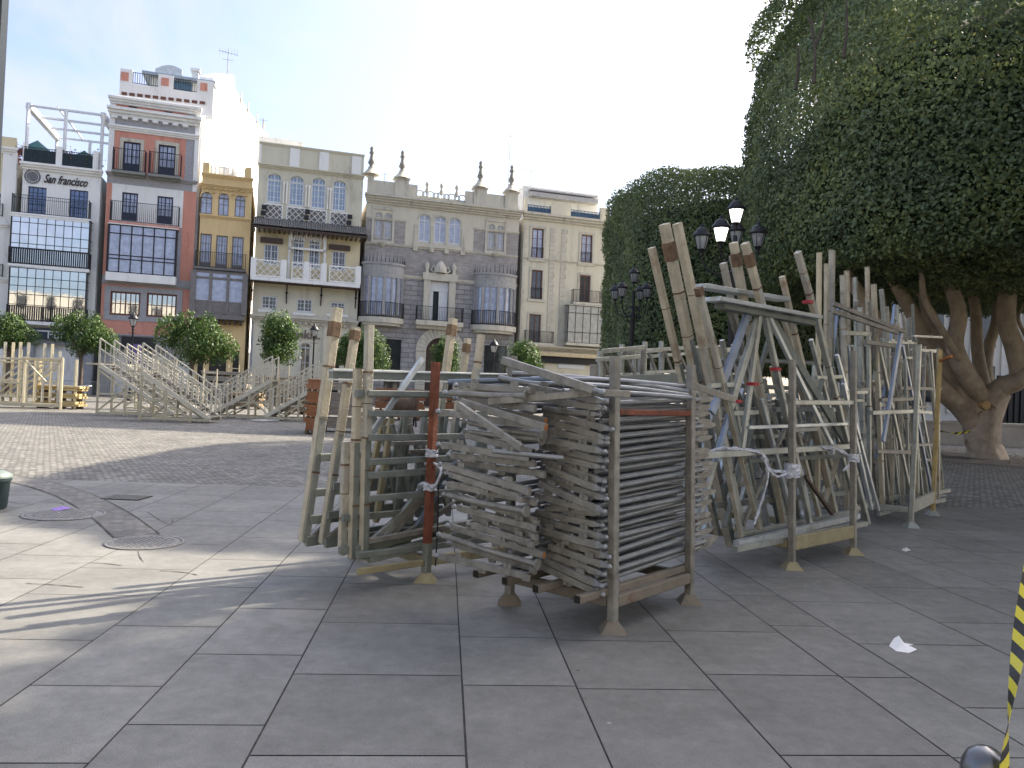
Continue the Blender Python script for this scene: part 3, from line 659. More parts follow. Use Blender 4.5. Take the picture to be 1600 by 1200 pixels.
b.cornice(0, X1, zt-1.1, .35, .35, OCH, dent=.45); b.cornice(0, X1, zt-.15, .3, .25, OCH); b.cornice(0, X1, b.L(345,342)[1], .25, .2, OCH)
for px in (302, 383): xx = max(.02, b.L(px,265)[0]); b.box('parapet_pier', xx, min(X1-.02, xx+.55), -.1, .5, zt+.151, zt+1.1, OCH)
b.railing(.7, X1-.7, zt+.15, zt+.9, -.2, mat('pale_iron', (.4,.38,.33), .6), .35, .05, sides=False)
for i in range(7):
    m = MB(); xx = .5+(X1-1)*i/6; m.lathe((xx,-.06,zt-1.55), [(.001,0),(.16,.02),(.16,.05)], 8); b.part('ornament', m, OCH)
m = MB(); cx = b.L(353,265,3)[0]; m.lathe((cx, 3, zt), [(.9,0),(.9,1.3),(.7,1.7),(.3,1.9),(.001,1.95)], 16); b.part('roof_tank', m, WHT)
B3 = b

# ---- B4 cream building with white lattice balconies
b = Bld('cream_building', 388.5, 'cream building with white lattice balconies and a tiled canopy above the bank')
X1 = b.L(560, 450)[0]; zt = b.L(478, 233)[1]; xl = 0.0
aw = [b.rect(q) for q in ((417,271,440,317),(451.5,275,475,322),(486,278,509,326),(519,282,541,330))]
mw = [b.rect((412,381,435,414)), b.rect((518.5,392,540,423))]; cw = [b.rect((457,370,475,418)), b.rect((482,373,500,420))]
lw = [b.rect(q) for q in ((408.5,462,432.5,483),(463.5,467,488,488),(516,472,539,490))]
dd = b.rect((468,536,483,640)); dd = (dd[0], dd[1], .02, dd[3]); d2 = b.rect((517,545,529,640)); d2 = (d2[0], d2[1], .02, d2[3])
zc = b.L(478, 352)[1]; zbk = b.L(478, 448)[1]; zco = b.L(470, 503)[1]
b.wall(0, X1, zc, zt, aw, CRM, rev=.4); b.wall(0, X1, zbk, zc, mw+cw, CRMY, rev=.3); b.wall(0, X1, zco, zbk, lw, CRM); b.wall(0, X1, 0, zco, [dd, d2], CRM, rev=.5)
b.body(0, X1, zt-.3, 12, CRM, y0=.6)
for h in aw: b.window(h, WHF, mat('blue_pane', (.2,.29,.42), .1, spec=.9), 4, 5, fw=.13, arch=True, rib=.05); b.spandrel(h, CRM, trim=CRM, d=.36)
for h in mw: b.window(h, WHF, GLD, 4, 3, fw=.12)
for h in cw: b.window(h, WHF, GLD, 4, 5, fw=.12, arch=True); b.spandrel(h, WHT, trim=WHT)
for h in lw:
    b.window(h, WHF, GLD, 4, 3, fw=.12); m = MB(); m.box(h[0]-.3, h[1]+.3, -.07, -.003, h[2]-.3, h[2]-.05); b.part('sill', m, WHT)
for h in mw: b.box('lintel', h[0]-.35, h[1]+.35, -.35, -.003, h[3]+.05, h[3]+.5, DKW)
b.window(dd, WHF, GLD, 2, 3, arch=True); b.spandrel(dd, CRM, trim=STNT); b.box('doorway', d2[0], d2[1], .4, .45, 0, d2[3], BLK)
# columns between the upper arches
for a, c in zip(aw[:-1], aw[1:]):
    for f in (.3, .7):
        xx = a[1]+(c[0]-a[1])*f; m = MB(); m.lathe((xx,-.1,a[2]), [(.09,0),(.07,.15),(.07,1.7),(.12,1.85),(.12,2.0)], 8); b.part('column', m, WHT)
# lattice parapet function
def lattice(b, x0, x1, z0, z1, y, mt, nm='lattice_panel', cell=.42):
    m = MB(); d = .06; m.box(x0, x1, y, y+d, z1-.12, z1); m.box(x0, x1, y, y+d, z0, z0+.12)
    m.box(x0, x0+.1, y+.002, y+d-.002, z0+.12, z1-.12); m.box(x1-.1, x1, y+.002, y+d-.002, z0+.12, z1-.12)
    n = max(1, int((x1-x0)/cell)); h = z1-z0-.24
    for i in range(n):
        a = x0+(x1-x0)*i/n; c = x0+(x1-x0)*(i+1)/n; zm = z0+.12+h/2
        for p, q in (((a,z0+.12),(c,zm)),((c,z0+.12),(a,zm)),((a,zm),(c,z1-.12)),((c,zm),(a,z1-.12))):
            m.bar((p[0],y+d/2,p[1]),(q[0],y+d/2,q[1]),.05,.09,up=(0,1,0))
    return b.part(nm, m, mt)
for h in aw: lattice(b, h[0]-.15, h[1]+.2, h[2]-1.5, h[2]-.1, -.09, WHT)
for h in aw: b.box('lattice_back', h[0]-.15, h[1]+.2, -.02, -.003, h[2]-1.45, h[2]-.12, GRW)
b.cornice(0, X1, b.L(478,268)[1]-.1, .35, .35, CRM); b.cornice(0, X1, zt-.1, .25, .15, CRM); b.cornice(0, X1, zco-.1, .5, .5, STNT, dent=.5)
for px in (399, 459, 505, 556): xx = b.L(px,250)[0]; b.box('parapet_pier', max(.02,xx-.35), min(X1-.02,xx+.5), -.12, -.003, b.L(478,268)[1]+.26, zt-.11, WHT)
# floodlights in pairs
for px, py in ((413,325),(480,332),(546,340)):
    for k in (0, 1): x, z_ = b.L(px-k*1.5, py+k*9); m = MB(); m.box(x-.22, x+.22, -.5, -.2, z_-.18, z_+.18); m.box(x-.03, x+.03, -.2, -.003, z_-.05, z_+.05); b.part('floodlight', m, IRON)
# tiled canopy
zq = b.L(478,364)[1]; m = MB(); n = 64; x0, x1_ = -.2, X1+.5; zr1 = b.L(478,347)[1]
for i in range(n):
    a = x0+(x1_-x0)*i/n; c = x0+(x1_-x0)*(i+1)/n; mid = (a+c)/2; pts_a = [(a,0),(a+(c-a)*.2,.1),(mid,.14),(c-(c-a)*.2,.1),(c,0)]
    for (xa_, ha), (xb_, hb) in zip(pts_a[:-1], pts_a[1:]): m.quad((xa_,-1.5,zq+ha),(xb_,-1.5,zq+hb),(xb_,-.01,zr1+hb),(xa_,-.01,zr1+ha))
b.part('tiled_canopy', m, TILE)
m = MB(); m.add([(x0,-1.45,zq-.06),(x1_,-1.45,zq-.06),(x1_,-.01,zr1-.08),(x0,-.01,zr1-.08)], [(0,3,2,1)]); m.box(x0, x1_, -1.45, -1.35, zq-.22, zq-.04)
for i in range(24): xx = x0+.1+(x1_-x0-.2)*i/23; m.box(xx-.07, xx+.07, -1.3, -.004, zq-.35, zq-.2)
b.part('canopy_rafters', m, DKW)
# long balcony
r = b.rect((391,414,560,444)); zb0, zb1 = r[2], r[3]; xs = [b.L(p, 430)[0] for p in (394,441,453,476,481,503,511,556)]
for a, c in ((0,1),(2,3),(4,5),(6,7)): lattice(b, xs[a]+.1, xs[c]-.1, zb0+.25, zb1, -1.25, WHT, cell=.5)
for p in (0, 1, 3, 5, 7): xx = xs[p]; b.box('balcony_post', xx-.12, xx+.35, -1.3, -1.1, zb0+.2, zb1+.12, WHT)
m = MB(); m.box(xs[0]-.1, xs[7]+.3, -1.35, -.005, zb0-.12, zb0+.2); b.part('balcony_floor', m, WHT)
m = MB(); n = 30
for i in range(n): xx = xs[0]+(xs[7]-xs[0])*(i+.5)/n; m.lathe((xx,-1.25,zb0-.35), [(.001,0),(.17,.05),(.17,.22)], 8)
m.box(xs[0]-.1, xs[7]+.3, -1.3, -.006, zb0-.2, zb0-.124); b.part('balcony_valance', m, DKW)
for px in (394,448,502,556): xx = b.L(px,455)[0]; m = MB(); m.bar((xx,-1.1,zb0-.25),(xx,-.05,zb0-1.7),.07); m.bar((xx,-.06,zb0-.2),(xx,-.06,zb0-1.9),.08); m.lathe((xx,-.5,zb0-1.1), [(.001,0),(.16,.1),(.001,.3)], 6); b.part('bracket', m, IRON)
# centre arcade frame
r = b.rect((451,361,510,392)); m = MB(); 
for a, c, d, e in ((r[0],r[1],r[3]-.25,r[3]),(r[0],r[1],r[2],r[2]+.2),(r[0],r[0]+.25,r[2],r[3]),(r[1]-.25,r[1],r[2],r[3])): m.box(a, c, -.32, -.25, d+.001, e-.001)
for i in range(14): xx = r[0]+.3+(r[1]-r[0]-.6)*i/13; m.box(xx-.05, xx+.05, -.3, -.25, r[3]-1.0, r[3]-.25)
m.box(r[0], r[0]+.2, -.25, -.004, r[2]-2.8, r[3]); m.box(r[1]-.2, r[1], -.25, -.004, r[2]-2.8, r[3])
b.part('arcade_frame', m, WHT)
text_on(b, 'bankia.', 446, 527, 1.12, mat('sign_brown', (.12,.09,.075), .6), y=-.1, off=.01)
x0, x1_ = b.L(404,220,4)[0], b.L(474,220,4)[0]; b.box('rooftop_room', x0, x1_, 4, 9, zt-.5, b.L(440,217,4)[1], WHT)
for px in (400, 509, 552): xx = b.L(px,550)[0]; b.box('pilaster', xx-.3, xx+.5, -.15, -.003, 0, zco-.12, CRM)
m = MB(); xx = b.L(392,520)[0]; m.box(xx, xx+.9, -.1, -.002, 0, zco-.12); b.part('pilaster', m, GRYR)

# ---- B5 grey stone palace
b = Bld('grey_stone_building', 560.5, 'grey stone building with two curved bays, stone finials and an arched portal')
X1 = b.L(807, 450)[0]; zt = b.L(690, 322)[1]-.1
dl = [b.rect((585,331,597,372)), b.rect((600,333,612,373)), b.rect((762,350,773,389)), b.rect((776,352,787,391))]
tr = [b.rect((654,335,672.5,378)), b.rect((678,338,697,380)), b.rect((700.5,341,720,382))]
cd = b.rect((671,441,700,502)); portal = b.rect((664,528,708,640)); portal = (portal[0], portal[1], .02, portal[3])
zg = b.L(690,352)[1]; zcm = b.L(690,382)[1]-.35; xg0 = b.L(633,370)[0]; xg1 = b.L(740,370)[0]; zlow = b.L(690,508)[1]; zmid = b.L(690,438)[1]
lwx = [b.rect((600,530,625,640)), b.rect((755,540,790,640))]; lwx = [(a, c, .02, e) for a, c, _, e in lwx]
CRS = mat('pale_stone_wall', (.54,.51,.42), .85, 0, .08, 1.2, stain=(.42,.39,.33), stain_scale=1, streak=True)
b.wall(0, X1, zg, zt, dl+tr, CRS, rev=.35)
b.wall(xg0, xg1, zcm, zg, dl+tr, CRS, rev=.35)
b.wall(0, xg0, zcm, zg, dl, STN, rev=.35); b.wall(xg1, X1, zcm, zg, dl, STN, rev=.35)
b.wall(0, X1, zmid, zcm, [cd], STN, rev=.35); b.wall(0, X1, 0, zmid, [cd, portal]+lwx, STNB, rev=.45)
b.body(0, X1, zt-.3, 14, STN, y0=.6)
for h in tr: b.window(h, WHF, GLC, 2, 3, fw=.13, arch=True); b.spandrel(h, CRS, trim=STNT, d=.3)
for h in dl: b.window(h, STNT, GLC, 2, 3, fw=.12, arch=True); b.spandrel(h, CRS, d=.3)
for h in lwx: b.window(h, IRON, GLD, 2, 4)
for a, c in ((dl[0],dl[1]),(dl[2],dl[3])):
    m = MB(); m.box(a[0]-.3, c[1]+.3, -.14, -.003, a[2]-.45, a[2]-.2); m.box(a[0]-.25, c[1]+.25, -.1, -.003, a[3]+.25, a[3]+.5); m.box(a[0]-.25, a[0]-.05, -.08, -.003, a[2]-.19, a[3]+.24); m.box(c[1]+.05, c[1]+.25, -.08, -.003, a[2]-.19, a[3]+.24)
    m.lathe(((a[0]+c[1])/2, -.1, a[2]-.85), [(.001,0),(.25,.2),(.4,.4)], 8); b.part('window_surround', m, STNT)
    b.box('tile_frieze', a[0]-.5, c[1]+.5, -.04, -.003, a[3]+1.1, a[3]+1.65, GRYR)
m = MB(); m.box(tr[0][0]-.5, tr[2][1]+.5, -.2, -.003, tr[0][2]-.5, tr[0][2]-.22)
for i in range(4):
    xx = [tr[0][0]-.25, (tr[0][1]+tr[1][0])/2, (tr[1][1]+tr[2][0])/2, tr[2][1]+.25][i]; m.box(xx-.14, xx+.14, -.12, -.004, tr[0][2]-.21, tr[0][3]-1.1); m.box(xx-.2, xx+.2, -.22, -.005, tr[0][2]-.95, tr[0][2]-.51)
b.part('arcade_trim', m, STNT)
b.cornice(0, X1, zcm-.25, .2, .12, STNT, 2); b.cornice(0, xg0, zg-.1, .22, .12, STNT, 2); b.cornice(xg1, X1, zg-.1, .22, .12, STNT, 2); b.cornice(0, X1, zmid-.1, .3, .15, STNT, 2)
b.cornice(0, X1, zt-.35, .8, .75, STNT, 4, dent=0)
zpa = zt+.46; zpb = zpa+1.35
xs = [b.L(p,300)[0] for p in (566,583,616,638,652,727,740,760,789,809)]
for a, c in ((xs[1],xs[2]),(xs[3],xs[4]),(xs[5],xs[6]),(xs[7],xs[8])): b.box('parapet', a+.003, c-.003, -.15, .25, zpa, zpb, STNT)
for a, c in ((max(.02,xs[0]),xs[1]),(xs[2],xs[3]),(xs[6],xs[7]),(xs[8],min(X1,xs[9]))):
    m = MB(); cx = (a+c)/2; m.box(a, c, -.25, .5, zpa, zpb+.35); m.box(a-.12, c+.12, -.35, .6, zpb+.353, zpb+.5)
    m.lathe((cx,.12,zpb+.5), [(.8,0),(.62,.2),(.36,.5),(.24,.75)], 10); o = b.part('parapet_pier', m, STNT)
    m = MB(); m.lathe((cx,.12,zpb+1.22), [(.3,0),(.14,.12),(.34,.4),(.22,.75),(.13,1.15),(.26,1.35),(.15,1.55),(.2,1.8),(.001,2.05)], 10); m.build('finial', mat('dark_stone', (.24,.23,.2), .85, 0, .2, 5), o)
m = MB(); xa, xb = xs[4], xs[5]; m.box(xa, xb, -.05, .1, zpa, zpa+.25)
for i in range(9):
    cx = xa+(xb-xa)*(i+.5)/9; rr = .3 if i % 2 else .4
    vs = [(cx+rr*math.cos(2*pi*k/14), .02, zpa+.6+rr*.8*math.sin(2*pi*k/14)) for k in range(15)]; m.tube(vs, .06, 6)
for cx in (xa+(xb-xa)*.2, (xa+xb)/2, xa+(xb-xa)*.82): m.lathe((cx,.02,zpa+.7), [(.12,0),(.2,.3),(.09,.6),(.22,.85),(.14,1.05),(.001,1.25)], 8)
b.part('openwork_crest', m, STNT)
m = MB(); m.box(0, X1, .3, .4, zpa, zpa+.5); b.part('roof_edge', m, STNT)
# centre door and balcony
m = MB(); x0, x1_, z0, z1_ = cd
m.box(x0-.65, x0-.02, -.3, -.003, z0, z1_+.1); m.box(x1_+.02, x1_+.65, -.3, -.003, z0, z1_+.1); m.box(x0-.8, x1_+.8, -.4, -.004, z1_+.103, z1_+.8)
for xx in (x0-.4, x1_+.4): m.lathe((xx,-.2,z1_+.8), [(.22,0),(.14,.3),(.26,.7),(.1,1.0),(.001,1.2)], 8)
cx = (x0+x1_)/2; m.lathe((cx,-.15,z1_+.85), [(.6,0),(.65,.35),(.45,.8),(.25,1.1),(.001,1.25)], 10)
for s_ in (-1, 1): m.tube([(cx+s_*.5,-.2,z1_+.85),(cx+s_*.95,-.2,z1_+1.1),(cx+s_*.7,-.2,z1_+1.5),(cx+s_*.45,-.2,z1_+1.25)], .1, 6)
b.part('door_surround', m, STNT)
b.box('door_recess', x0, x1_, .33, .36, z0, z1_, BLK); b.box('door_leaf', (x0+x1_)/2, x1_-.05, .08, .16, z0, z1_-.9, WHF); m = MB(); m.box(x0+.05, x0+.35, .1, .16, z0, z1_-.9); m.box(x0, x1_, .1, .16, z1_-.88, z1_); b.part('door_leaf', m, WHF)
b.balcony((649,481,720,503), .45, 1.0, IRON, STNT)
# portal
x0, x1_, z0, z1_ = portal; b.spandrel(portal, STNB, d=.45); m = MB(); cx = (x0+x1_)/2; r = (x1_-x0)/2; zc_ = z1_-r; k = 16
for i in range(k):
    a0 = pi*i/k; a1 = pi*(i+.93)/k; ri, ro = r+.02, r*1.75; y = -.12
    f = lambda a, q: (cx+q*math.cos(a), zc_+q*math.sin(a))
    pa, pb, pc, pd = f(a0,ri), f(a1,ri), f(a1,ro), f(a0,ro)
    m.add([(pa[0],y,pa[1]),(pb[0],y,pb[1]),(pc[0],y,pc[1]),(pd[0],y,pd[1]),(pa[0],0,pa[1]),(pb[0],0,pb[1]),(pc[0],0,pc[1]),(pd[0],0,pd[1])], [(3,2,1,0),(0,1,5,4),(2,3,7,6),(1,2,6,5),(3,0,4,7)])
for s_ in (-1, 1):
    for j in range(5): m.box(cx+s_*(r*1.37)-r*.36, cx+s_*(r*1.37)+r*.36, -.12, -.003, zc_*j/5, zc_*(j+1)/5-.03)
b.part('portal_arch', m, STNT); b.box('portal_door', x0, x1_, .4, .44, 0, z1_, DKW)
# curved bays
for bx, top, base in (((562,632), 414, 497), ((738,807), 431, 510)):
    pxc = sum(bx)/2; xa, xb = b.L(bx[0], 460)[0]+.15, b.L(bx[1], 460)[0]-.15; cx = (xa+xb)/2; r = (xb-xa)/2; zt_ = b.L(pxc, top)[1]; zb_ = b.L(pxc, base)[1]
    n = 16; sq = .62
    def cyl(mm, r_, z0_, z1_, cap=True, n=16, d0=0):
        vs = []
        for zz_ in (z0_, z1_):
            for j in range(n+1): a = pi+pi*j/n; vs.append((cx+r_*math.cos(a), -.003+r_*sq*math.sin(a), zz_))
        mm.add(vs, [(j, j+1, j+n+2, j+n+1) for j in range(n)] + ([tuple(range(n+1))[::-1], tuple(range(n+1, 2*n+2))] if cap else []), False)
    m = MB(); H = zt_-zb_
    cyl(m, r, zb_+H*.74, zt_-.1); cyl(m, r*1.06, zt_-.1+.003, zt_+.12); cyl(m, r, zb_, zb_+H*.06)
    for j in range(0, n+1, 2):
        a = pi+pi*j/n; xx = cx+r*.97*math.cos(a); yy = r*.97*sq*math.sin(a)-.05; w_ = .13 if j % 4 == 0 else .07; m.box(xx-w_, xx+w_, yy-w_, yy+w_*.5, zb_+H*.05, zb_+H*.75)
    o = b.part('curved_bay', m, BAYM)
    g = MB(); cyl(g, r*.93, zb_+H*.05, zb_+H*.75, False); g.build('bay_glass', GLC, o)
    m = MB(); cyl(m, r*1.1, zb_-.5, zb_-.003); cyl(m, r*.95, zb_-.75, zb_-.503); m.build('bay_slab', STNT, o)
    m = MB()
    for j in range(n*2+1): a = pi+pi*j/(n*2); xx = cx+r*1.07*math.cos(a); yy = r*1.07*sq*math.sin(a)-.01; m.box(xx-.02, xx+.02, yy-.02, yy+.02, zb_, zb_+H*.28)
    for zz_ in (zb_+.1, zb_+H*.28): m.tube([(cx+r*1.07*math.cos(pi+pi*j/n), r*1.07*sq*math.sin(pi+pi*j/n)-.01, zz_) for j in range(n+1)], .03, 5)
    for j in range(n+1):
        a = pi+pi*j/n; xx = cx+r*1.03*math.cos(a); yy = r*1.03*sq*math.sin(a)-.01; hh = .55+.45*math.sin(pi*j/n)*(1 if j % 2 else .6); m.bar((xx,yy,zt_+.1),(xx,yy,zt_+.1+hh),.06,w1=.01,h1=.01)
    m.build('bay_ironwork', IRON, o)
B5 = b

# ---- B6 cream building at the right
b = Bld('pale_cream_building', 808, 'pale cream building with quoins and brown windows beside the clipped tree')
X1 = b.L(1030, 450)[0]; zt = b.L(870, 341)[1]
hs = [b.rect(q) for q in ((831,357,849,404),(908,367,925,411),(830,422,847,467),(905.5,430,922,473),(826.5,491,844.5,537),(900,494,920,537))]
zs = b.L(870,548)[1]
sh = [b.rect((818,570,850,640)), b.rect((925,575,975,640))]; sh = [(a, c, .02, e) for a, c, _, e in sh]
b.wall(0, X1, zs, zt, hs, CRM); b.wall(0, X1, 0, zs, sh, CRM, rev=.5, name='shop_front'); b.body(0, X1, zt-.3, 12, CRM, y0=.6)
for i, h in enumerate(hs): b.window(h, BRW, GLC if i < 2 else GLD, 2, 3, fw=.12)
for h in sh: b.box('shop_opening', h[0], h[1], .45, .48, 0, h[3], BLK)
for h in hs[:2]: b.railing(h[0], h[1], h[2], h[2]+1.1, .08, IRON, sides=False)
b.railing(hs[2][0], hs[2][1], hs[2][2], hs[2][2]+1.1, .08, IRON, sides=False)
for h in hs:
    m = MB(); m.box(h[0]-.25, h[0]-.03, -.06, -.003, h[2], h[3]+.25); m.box(h[1]+.03, h[1]+.25, -.06, -.003, h[2], h[3]+.25); m.box(h[0]-.029, h[1]+.029, -.06, -.003, h[3]+.04, h[3]+.25); m.box(h[0]-.35, h[1]+.35, -.12, -.004, h[2]-.3, h[2]-.05); b.part('window_surround', m, STNT)
b.balcony((892,455,936,474), .25, .8, IRON, STNT); b.balcony((818,518,861,536), .25, .7, IRON, STNT)
b.mirador((882,480,940,537), .9, IRON, mat('clear_pane', (.4,.4,.36), .05, spec=1), 5, (.28,.8), STNT)
for px in (812,858,876,955): 
    xx = b.L(px,430)[0]; m = MB(); k = 26; hh = (zt-1-zs-.5)/k
    for i in range(k): ww = .5 if i % 2 else .38; m.box(max(.01,xx-.05), xx-.05+ww+.1, -.06, -.003, zs+.5+hh*i, zs+.5+hh*(i+1)-.04)
    b.part('quoins', m, STNT)
b.cornice(0, X1, zt-.45, .7, .6, STNT, 3); b.cornice(0, X1, b.L(870,409)[1], .2, .15, STNT, 2); b.cornice(0, X1, zs, .4, .7, STNT, 3)
r = b.rect((830,554,1000,562)); b.box('shop_fascia', r[0], r[1], -.3, -.003, zs-1.3, zs-.65, BLK); b.box('awning', r[0], r[1], -1.1, -.004, zs-.62, zs-.25, mat('sand_awning', (.5,.42,.27), .8))
r = b.rect((872,563,913,576)); m = MB(); m.box(r[0], r[1], -.1, -.002, r[2], r[3]); b.part('notice_board', m, WHF)
xs = [b.L(p,325)[0] for p in (815,824,861,892,938,952)]
for a, c in ((xs[0],xs[1]),(xs[2],xs[3]),(xs[4],xs[5])): b.box('parapet', max(.02,a), c, -.05, .3, zt+.251, b.L(870,316)[1], CRM)
for a, c in ((xs[1],xs[2]),(xs[3],xs[4])): b.railing(a, c, zt+.26, zt+1.1, -.1, mat('blue_iron', (.04,.08,.13), .4), .15, .06, sides=False); b.box('blue_screen', a, c, .14, .16, zt+.27, zt+.9, mat('blue_screen', (.12,.22,.34), .3))
xa, xb = b.L(817,310,2.5)[0], b.L(935,310,2.5)[0]; zpt = b.L(876,297,2.5)[1]
b.box('penthouse', xa, xb, 2.5, 9, zt-.2, zpt, WHT); m = MB(); zq = b.L(876,308,2.5)[1]; m.box(xa+.6, xb-.4, 1.6, 2.49, zq-.45, zq); m.box(xa+.6, xb-.4, 1.9, 2.49, zq+.25, zq+.4); b.part('penthouse_canopy', m, mat('grey_canopy', (.35,.35,.36), .7))
B6 = b

# ---- row behind the camera (seen only as reflections and warm bounce)
b7 = empty('opposite_building', (0,-17,0), 'cream building row on the near side of the square', 'building')
def W(x): return x
m = MB(); m.box(-55, 45, -8, 0, 0, 15.5); m.build('wall', mat('pale_render', (.46,.44,.39), .85), b7)
for i in range(20):
    for j in range(4):
        x = -43+i*4.2; q = MB(); q.box(x-.7, x+.7, .001, .06, 2+j*3.6, 4.3+j*3.6); q.build('window', GLD, b7)

# ---- pale building behind the big tree, its height made up to shade the square
TB = Vector((23.5, 54.0, 0))
t8 = empty('heightened_pale_building', TB, 'pale stone building with ribbed panels glimpsed between the big tree limbs, heightened for shade', 'building')
PALE = mat('pale_ribbed_stone', (.66,.62,.55), .8, 0, .06, .6)
m = MB(); m.box(0, 45, 0, 8, 0, 43); m.build('wall', PALE, t8)
m = MB()
for i in range(60): m.box(.4+i*.74, .62+i*.74, -.14, -.003, 1.5, 42)
m.build('ribs', PALE, t8)
for i in range(12):
    for j in range(10):
        q = MB(); q.box(1.2+i*3.7, 2.9+i*3.7, -.2, -.145, 2.2+j*4, 4.9+j*4); q.build('window', GLD, t8)
# ------------------------------------------------------------------ trees
BARK = mat('pale_bark', (0.36, 0.29, 0.215), 0.9, 0, 0.3, 2.2, 0.8, 14, stain=(0.22, 0.18, 0.14), stain_scale=1.6)
BARKD = mat('dark_bark', (0.09, 0.07, 0.055), 0.9, 0, 0.3, 5, 0.5, 20)
FIC = leafmat('ficus_leaf', (0.10, 0.14, 0.078), (0.16, 0.215, 0.105), (0.24, 0.28, 0.10), .6)
FICC = mat('inner_light_block_dark', (0.016, 0.028, 0.012), 0.95, 0, 0.4, 1.5)  # dark solid core added inside the crowns to block light
ORL = leafmat('orange_leaf', (0.03, 0.06, 0.018), (0.055, 0.11, 0.028), (0.12, 0.18, 0.04), 1.2)

def nrm(a): return a/np.maximum(1e-9, np.linalg.norm(a, axis=1, keepdims=True))
def leaf_mesh(name, pos, nor, size, r, asp=0.6, jit=0.6):
    n = len(pos); nn = nrm(nor + r.normal(0, jit, (n, 3))); t = nrm(np.cross(nn, r.normal(0, 1, (n, 3)))); b = np.cross(nn, t)
    sz = size*(0.6+0.8*r.random((n, 1))); v = np.empty((n, 4, 3)); a = sz*.5; c = sz*asp*.5
    v[:,0] = pos - t*a; v[:,1] = pos + b*c - t*a*.1 ; v[:,2] = pos + t*a; v[:,3] = pos - b*c - t*a*.1
    v[:,1] += nn*a*.16; v[:,3] += nn*a*.16
    me = bpy.data.meshes.new(name); me.vertices.add(4*n); me.vertices.foreach_set('co', v.reshape(-1).astype(np.float32))
    me.loops.add(4*n); me.loops.foreach_set('vertex_index', np.arange(4*n, dtype=np.int32)); me.polygons.add(n)
    me.polygons.foreach_set('loop_start', np.arange(0, 4*n, 4, dtype=np.int32)); me.update(calc_edges=True)
    at = me.attributes.new('tone', 'FLOAT', 'FACE'); at.data.foreach_set('value', r.random(n).astype(np.float32))
    return me
def bumps(p, seed, amp, f):
    r = np.random.default_rng(seed); o = np.zeros(len(p))
    for i in range(7):
        k = r.normal(0, 1, 3); k = k/np.linalg.norm(k)*f*(.6+.9*r.random()); o += np.sin(p@k + r.random()*6.28)
    return o*amp/2.6
def hedge_crown(rad, z0, z1, n, seed, size, expo=4.0, ztop=3.0, thick=.9, zlow=1.2, holes=0.0):
    """clipped crown: a rounded upright drum of leaves, denser towards its surface"""
    r = np.random.default_rng(seed); H = z1-z0
    # candidate points on the surface of a superellipsoid-like drum
    th = r.random(n*2)*2*pi; u = r.random(n*2)
    side = rad*2*pi*H; cap = pi*rad*rad; ps = side/(side+2*cap)
    k = r.random(n*2); z = np.where(k < ps, u*H, 0.0); rr = np.full(n*2, rad)
    top = (k >= ps) & (k < ps+(1-ps)/2); bot = k >= ps+(1-ps)/2
    rr[top] = rad*np.sqrt(u[top]); rr[bot] = rad*np.sqrt(u[bot]); z[top] = H; z[bot] = 0
    q = 1/expo; ct = np.cos(th); st = np.sin(th)
    sq = (np.abs(ct)**expo + np.abs(st)**expo)**(-q); sq = 1+(sq-1)*.55
    # round the shoulder
    sh = np.clip((z-(H-ztop))/ztop, 0, 1); rr2 = rr*np.where(top, 1, np.sqrt(np.clip(1-(sh*.80)**2, 0, 1)))
    z = z - np.where(top, ztop*.0+ (rr/rad)**4*ztop*.35, 0) 
    lo = np.clip((zlow-z)/zlow, 0, 1); rr2 = rr2*(1-.10*lo**2)
    p = np.stack([rr2*sq*ct, rr2*sq*st, z], 1)
    nor = np.stack([ct*~(top|bot), st*~(top|bot), np.where(top, 1, np.where(bot, -1, .15+sh*.8))], 1); nor = nrm(nor)
    d = bumps(p, seed+1, .26, .55) + bumps(p, seed+2, .14, 1.7) + bumps(p, seed+3, .07, 4.2)
    dep = r.exponential(thick*.38, n*2); dep = np.minimum(dep, thick*2)
    # gaps: thin out some clumps
    g = bumps(p, seed+4, 1.0, 1.9) + bumps(p, seed+5, .8, 5.0)
    keep = r.random(n*2) < np.clip(.86 - holes*np.clip(g-.9, 0, 2), .05, 1)
    p = p + nor*(d-dep)[:, None] + r.normal(0, .05, p.shape); p[:,2] += z0
    p = p[keep][:n]; nor = nor[keep][:n]
    return leaf_mesh('crown_leaves', p, nor, size, r)
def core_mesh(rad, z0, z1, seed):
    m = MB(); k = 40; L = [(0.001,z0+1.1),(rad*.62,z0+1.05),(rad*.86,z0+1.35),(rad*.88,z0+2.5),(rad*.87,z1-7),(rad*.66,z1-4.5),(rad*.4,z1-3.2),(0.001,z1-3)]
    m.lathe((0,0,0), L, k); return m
def obj_from(me, name, m, parent):
    if not me.materials: me.materials.append(m)
    o = bpy.data.objects.new(name, me); COL.objects.link(o); o.parent = parent; return o
def wob(pts, r, amp=.08):
    return [p + Vector((r.gauss(0,amp), r.gauss(0,amp), 0)) if 0 < i < len(pts)-1 else p for i, p in enumerate(pts)]
def limb(m, pts, r0, r1, n=10, base=None):
    pts = smooth([Vector(p) for p in pts], 5); k = len(pts); m.tube(pts, [r0+(r1-r0)*(i/(k-1))**.8*(1) for i in range(k)], n)

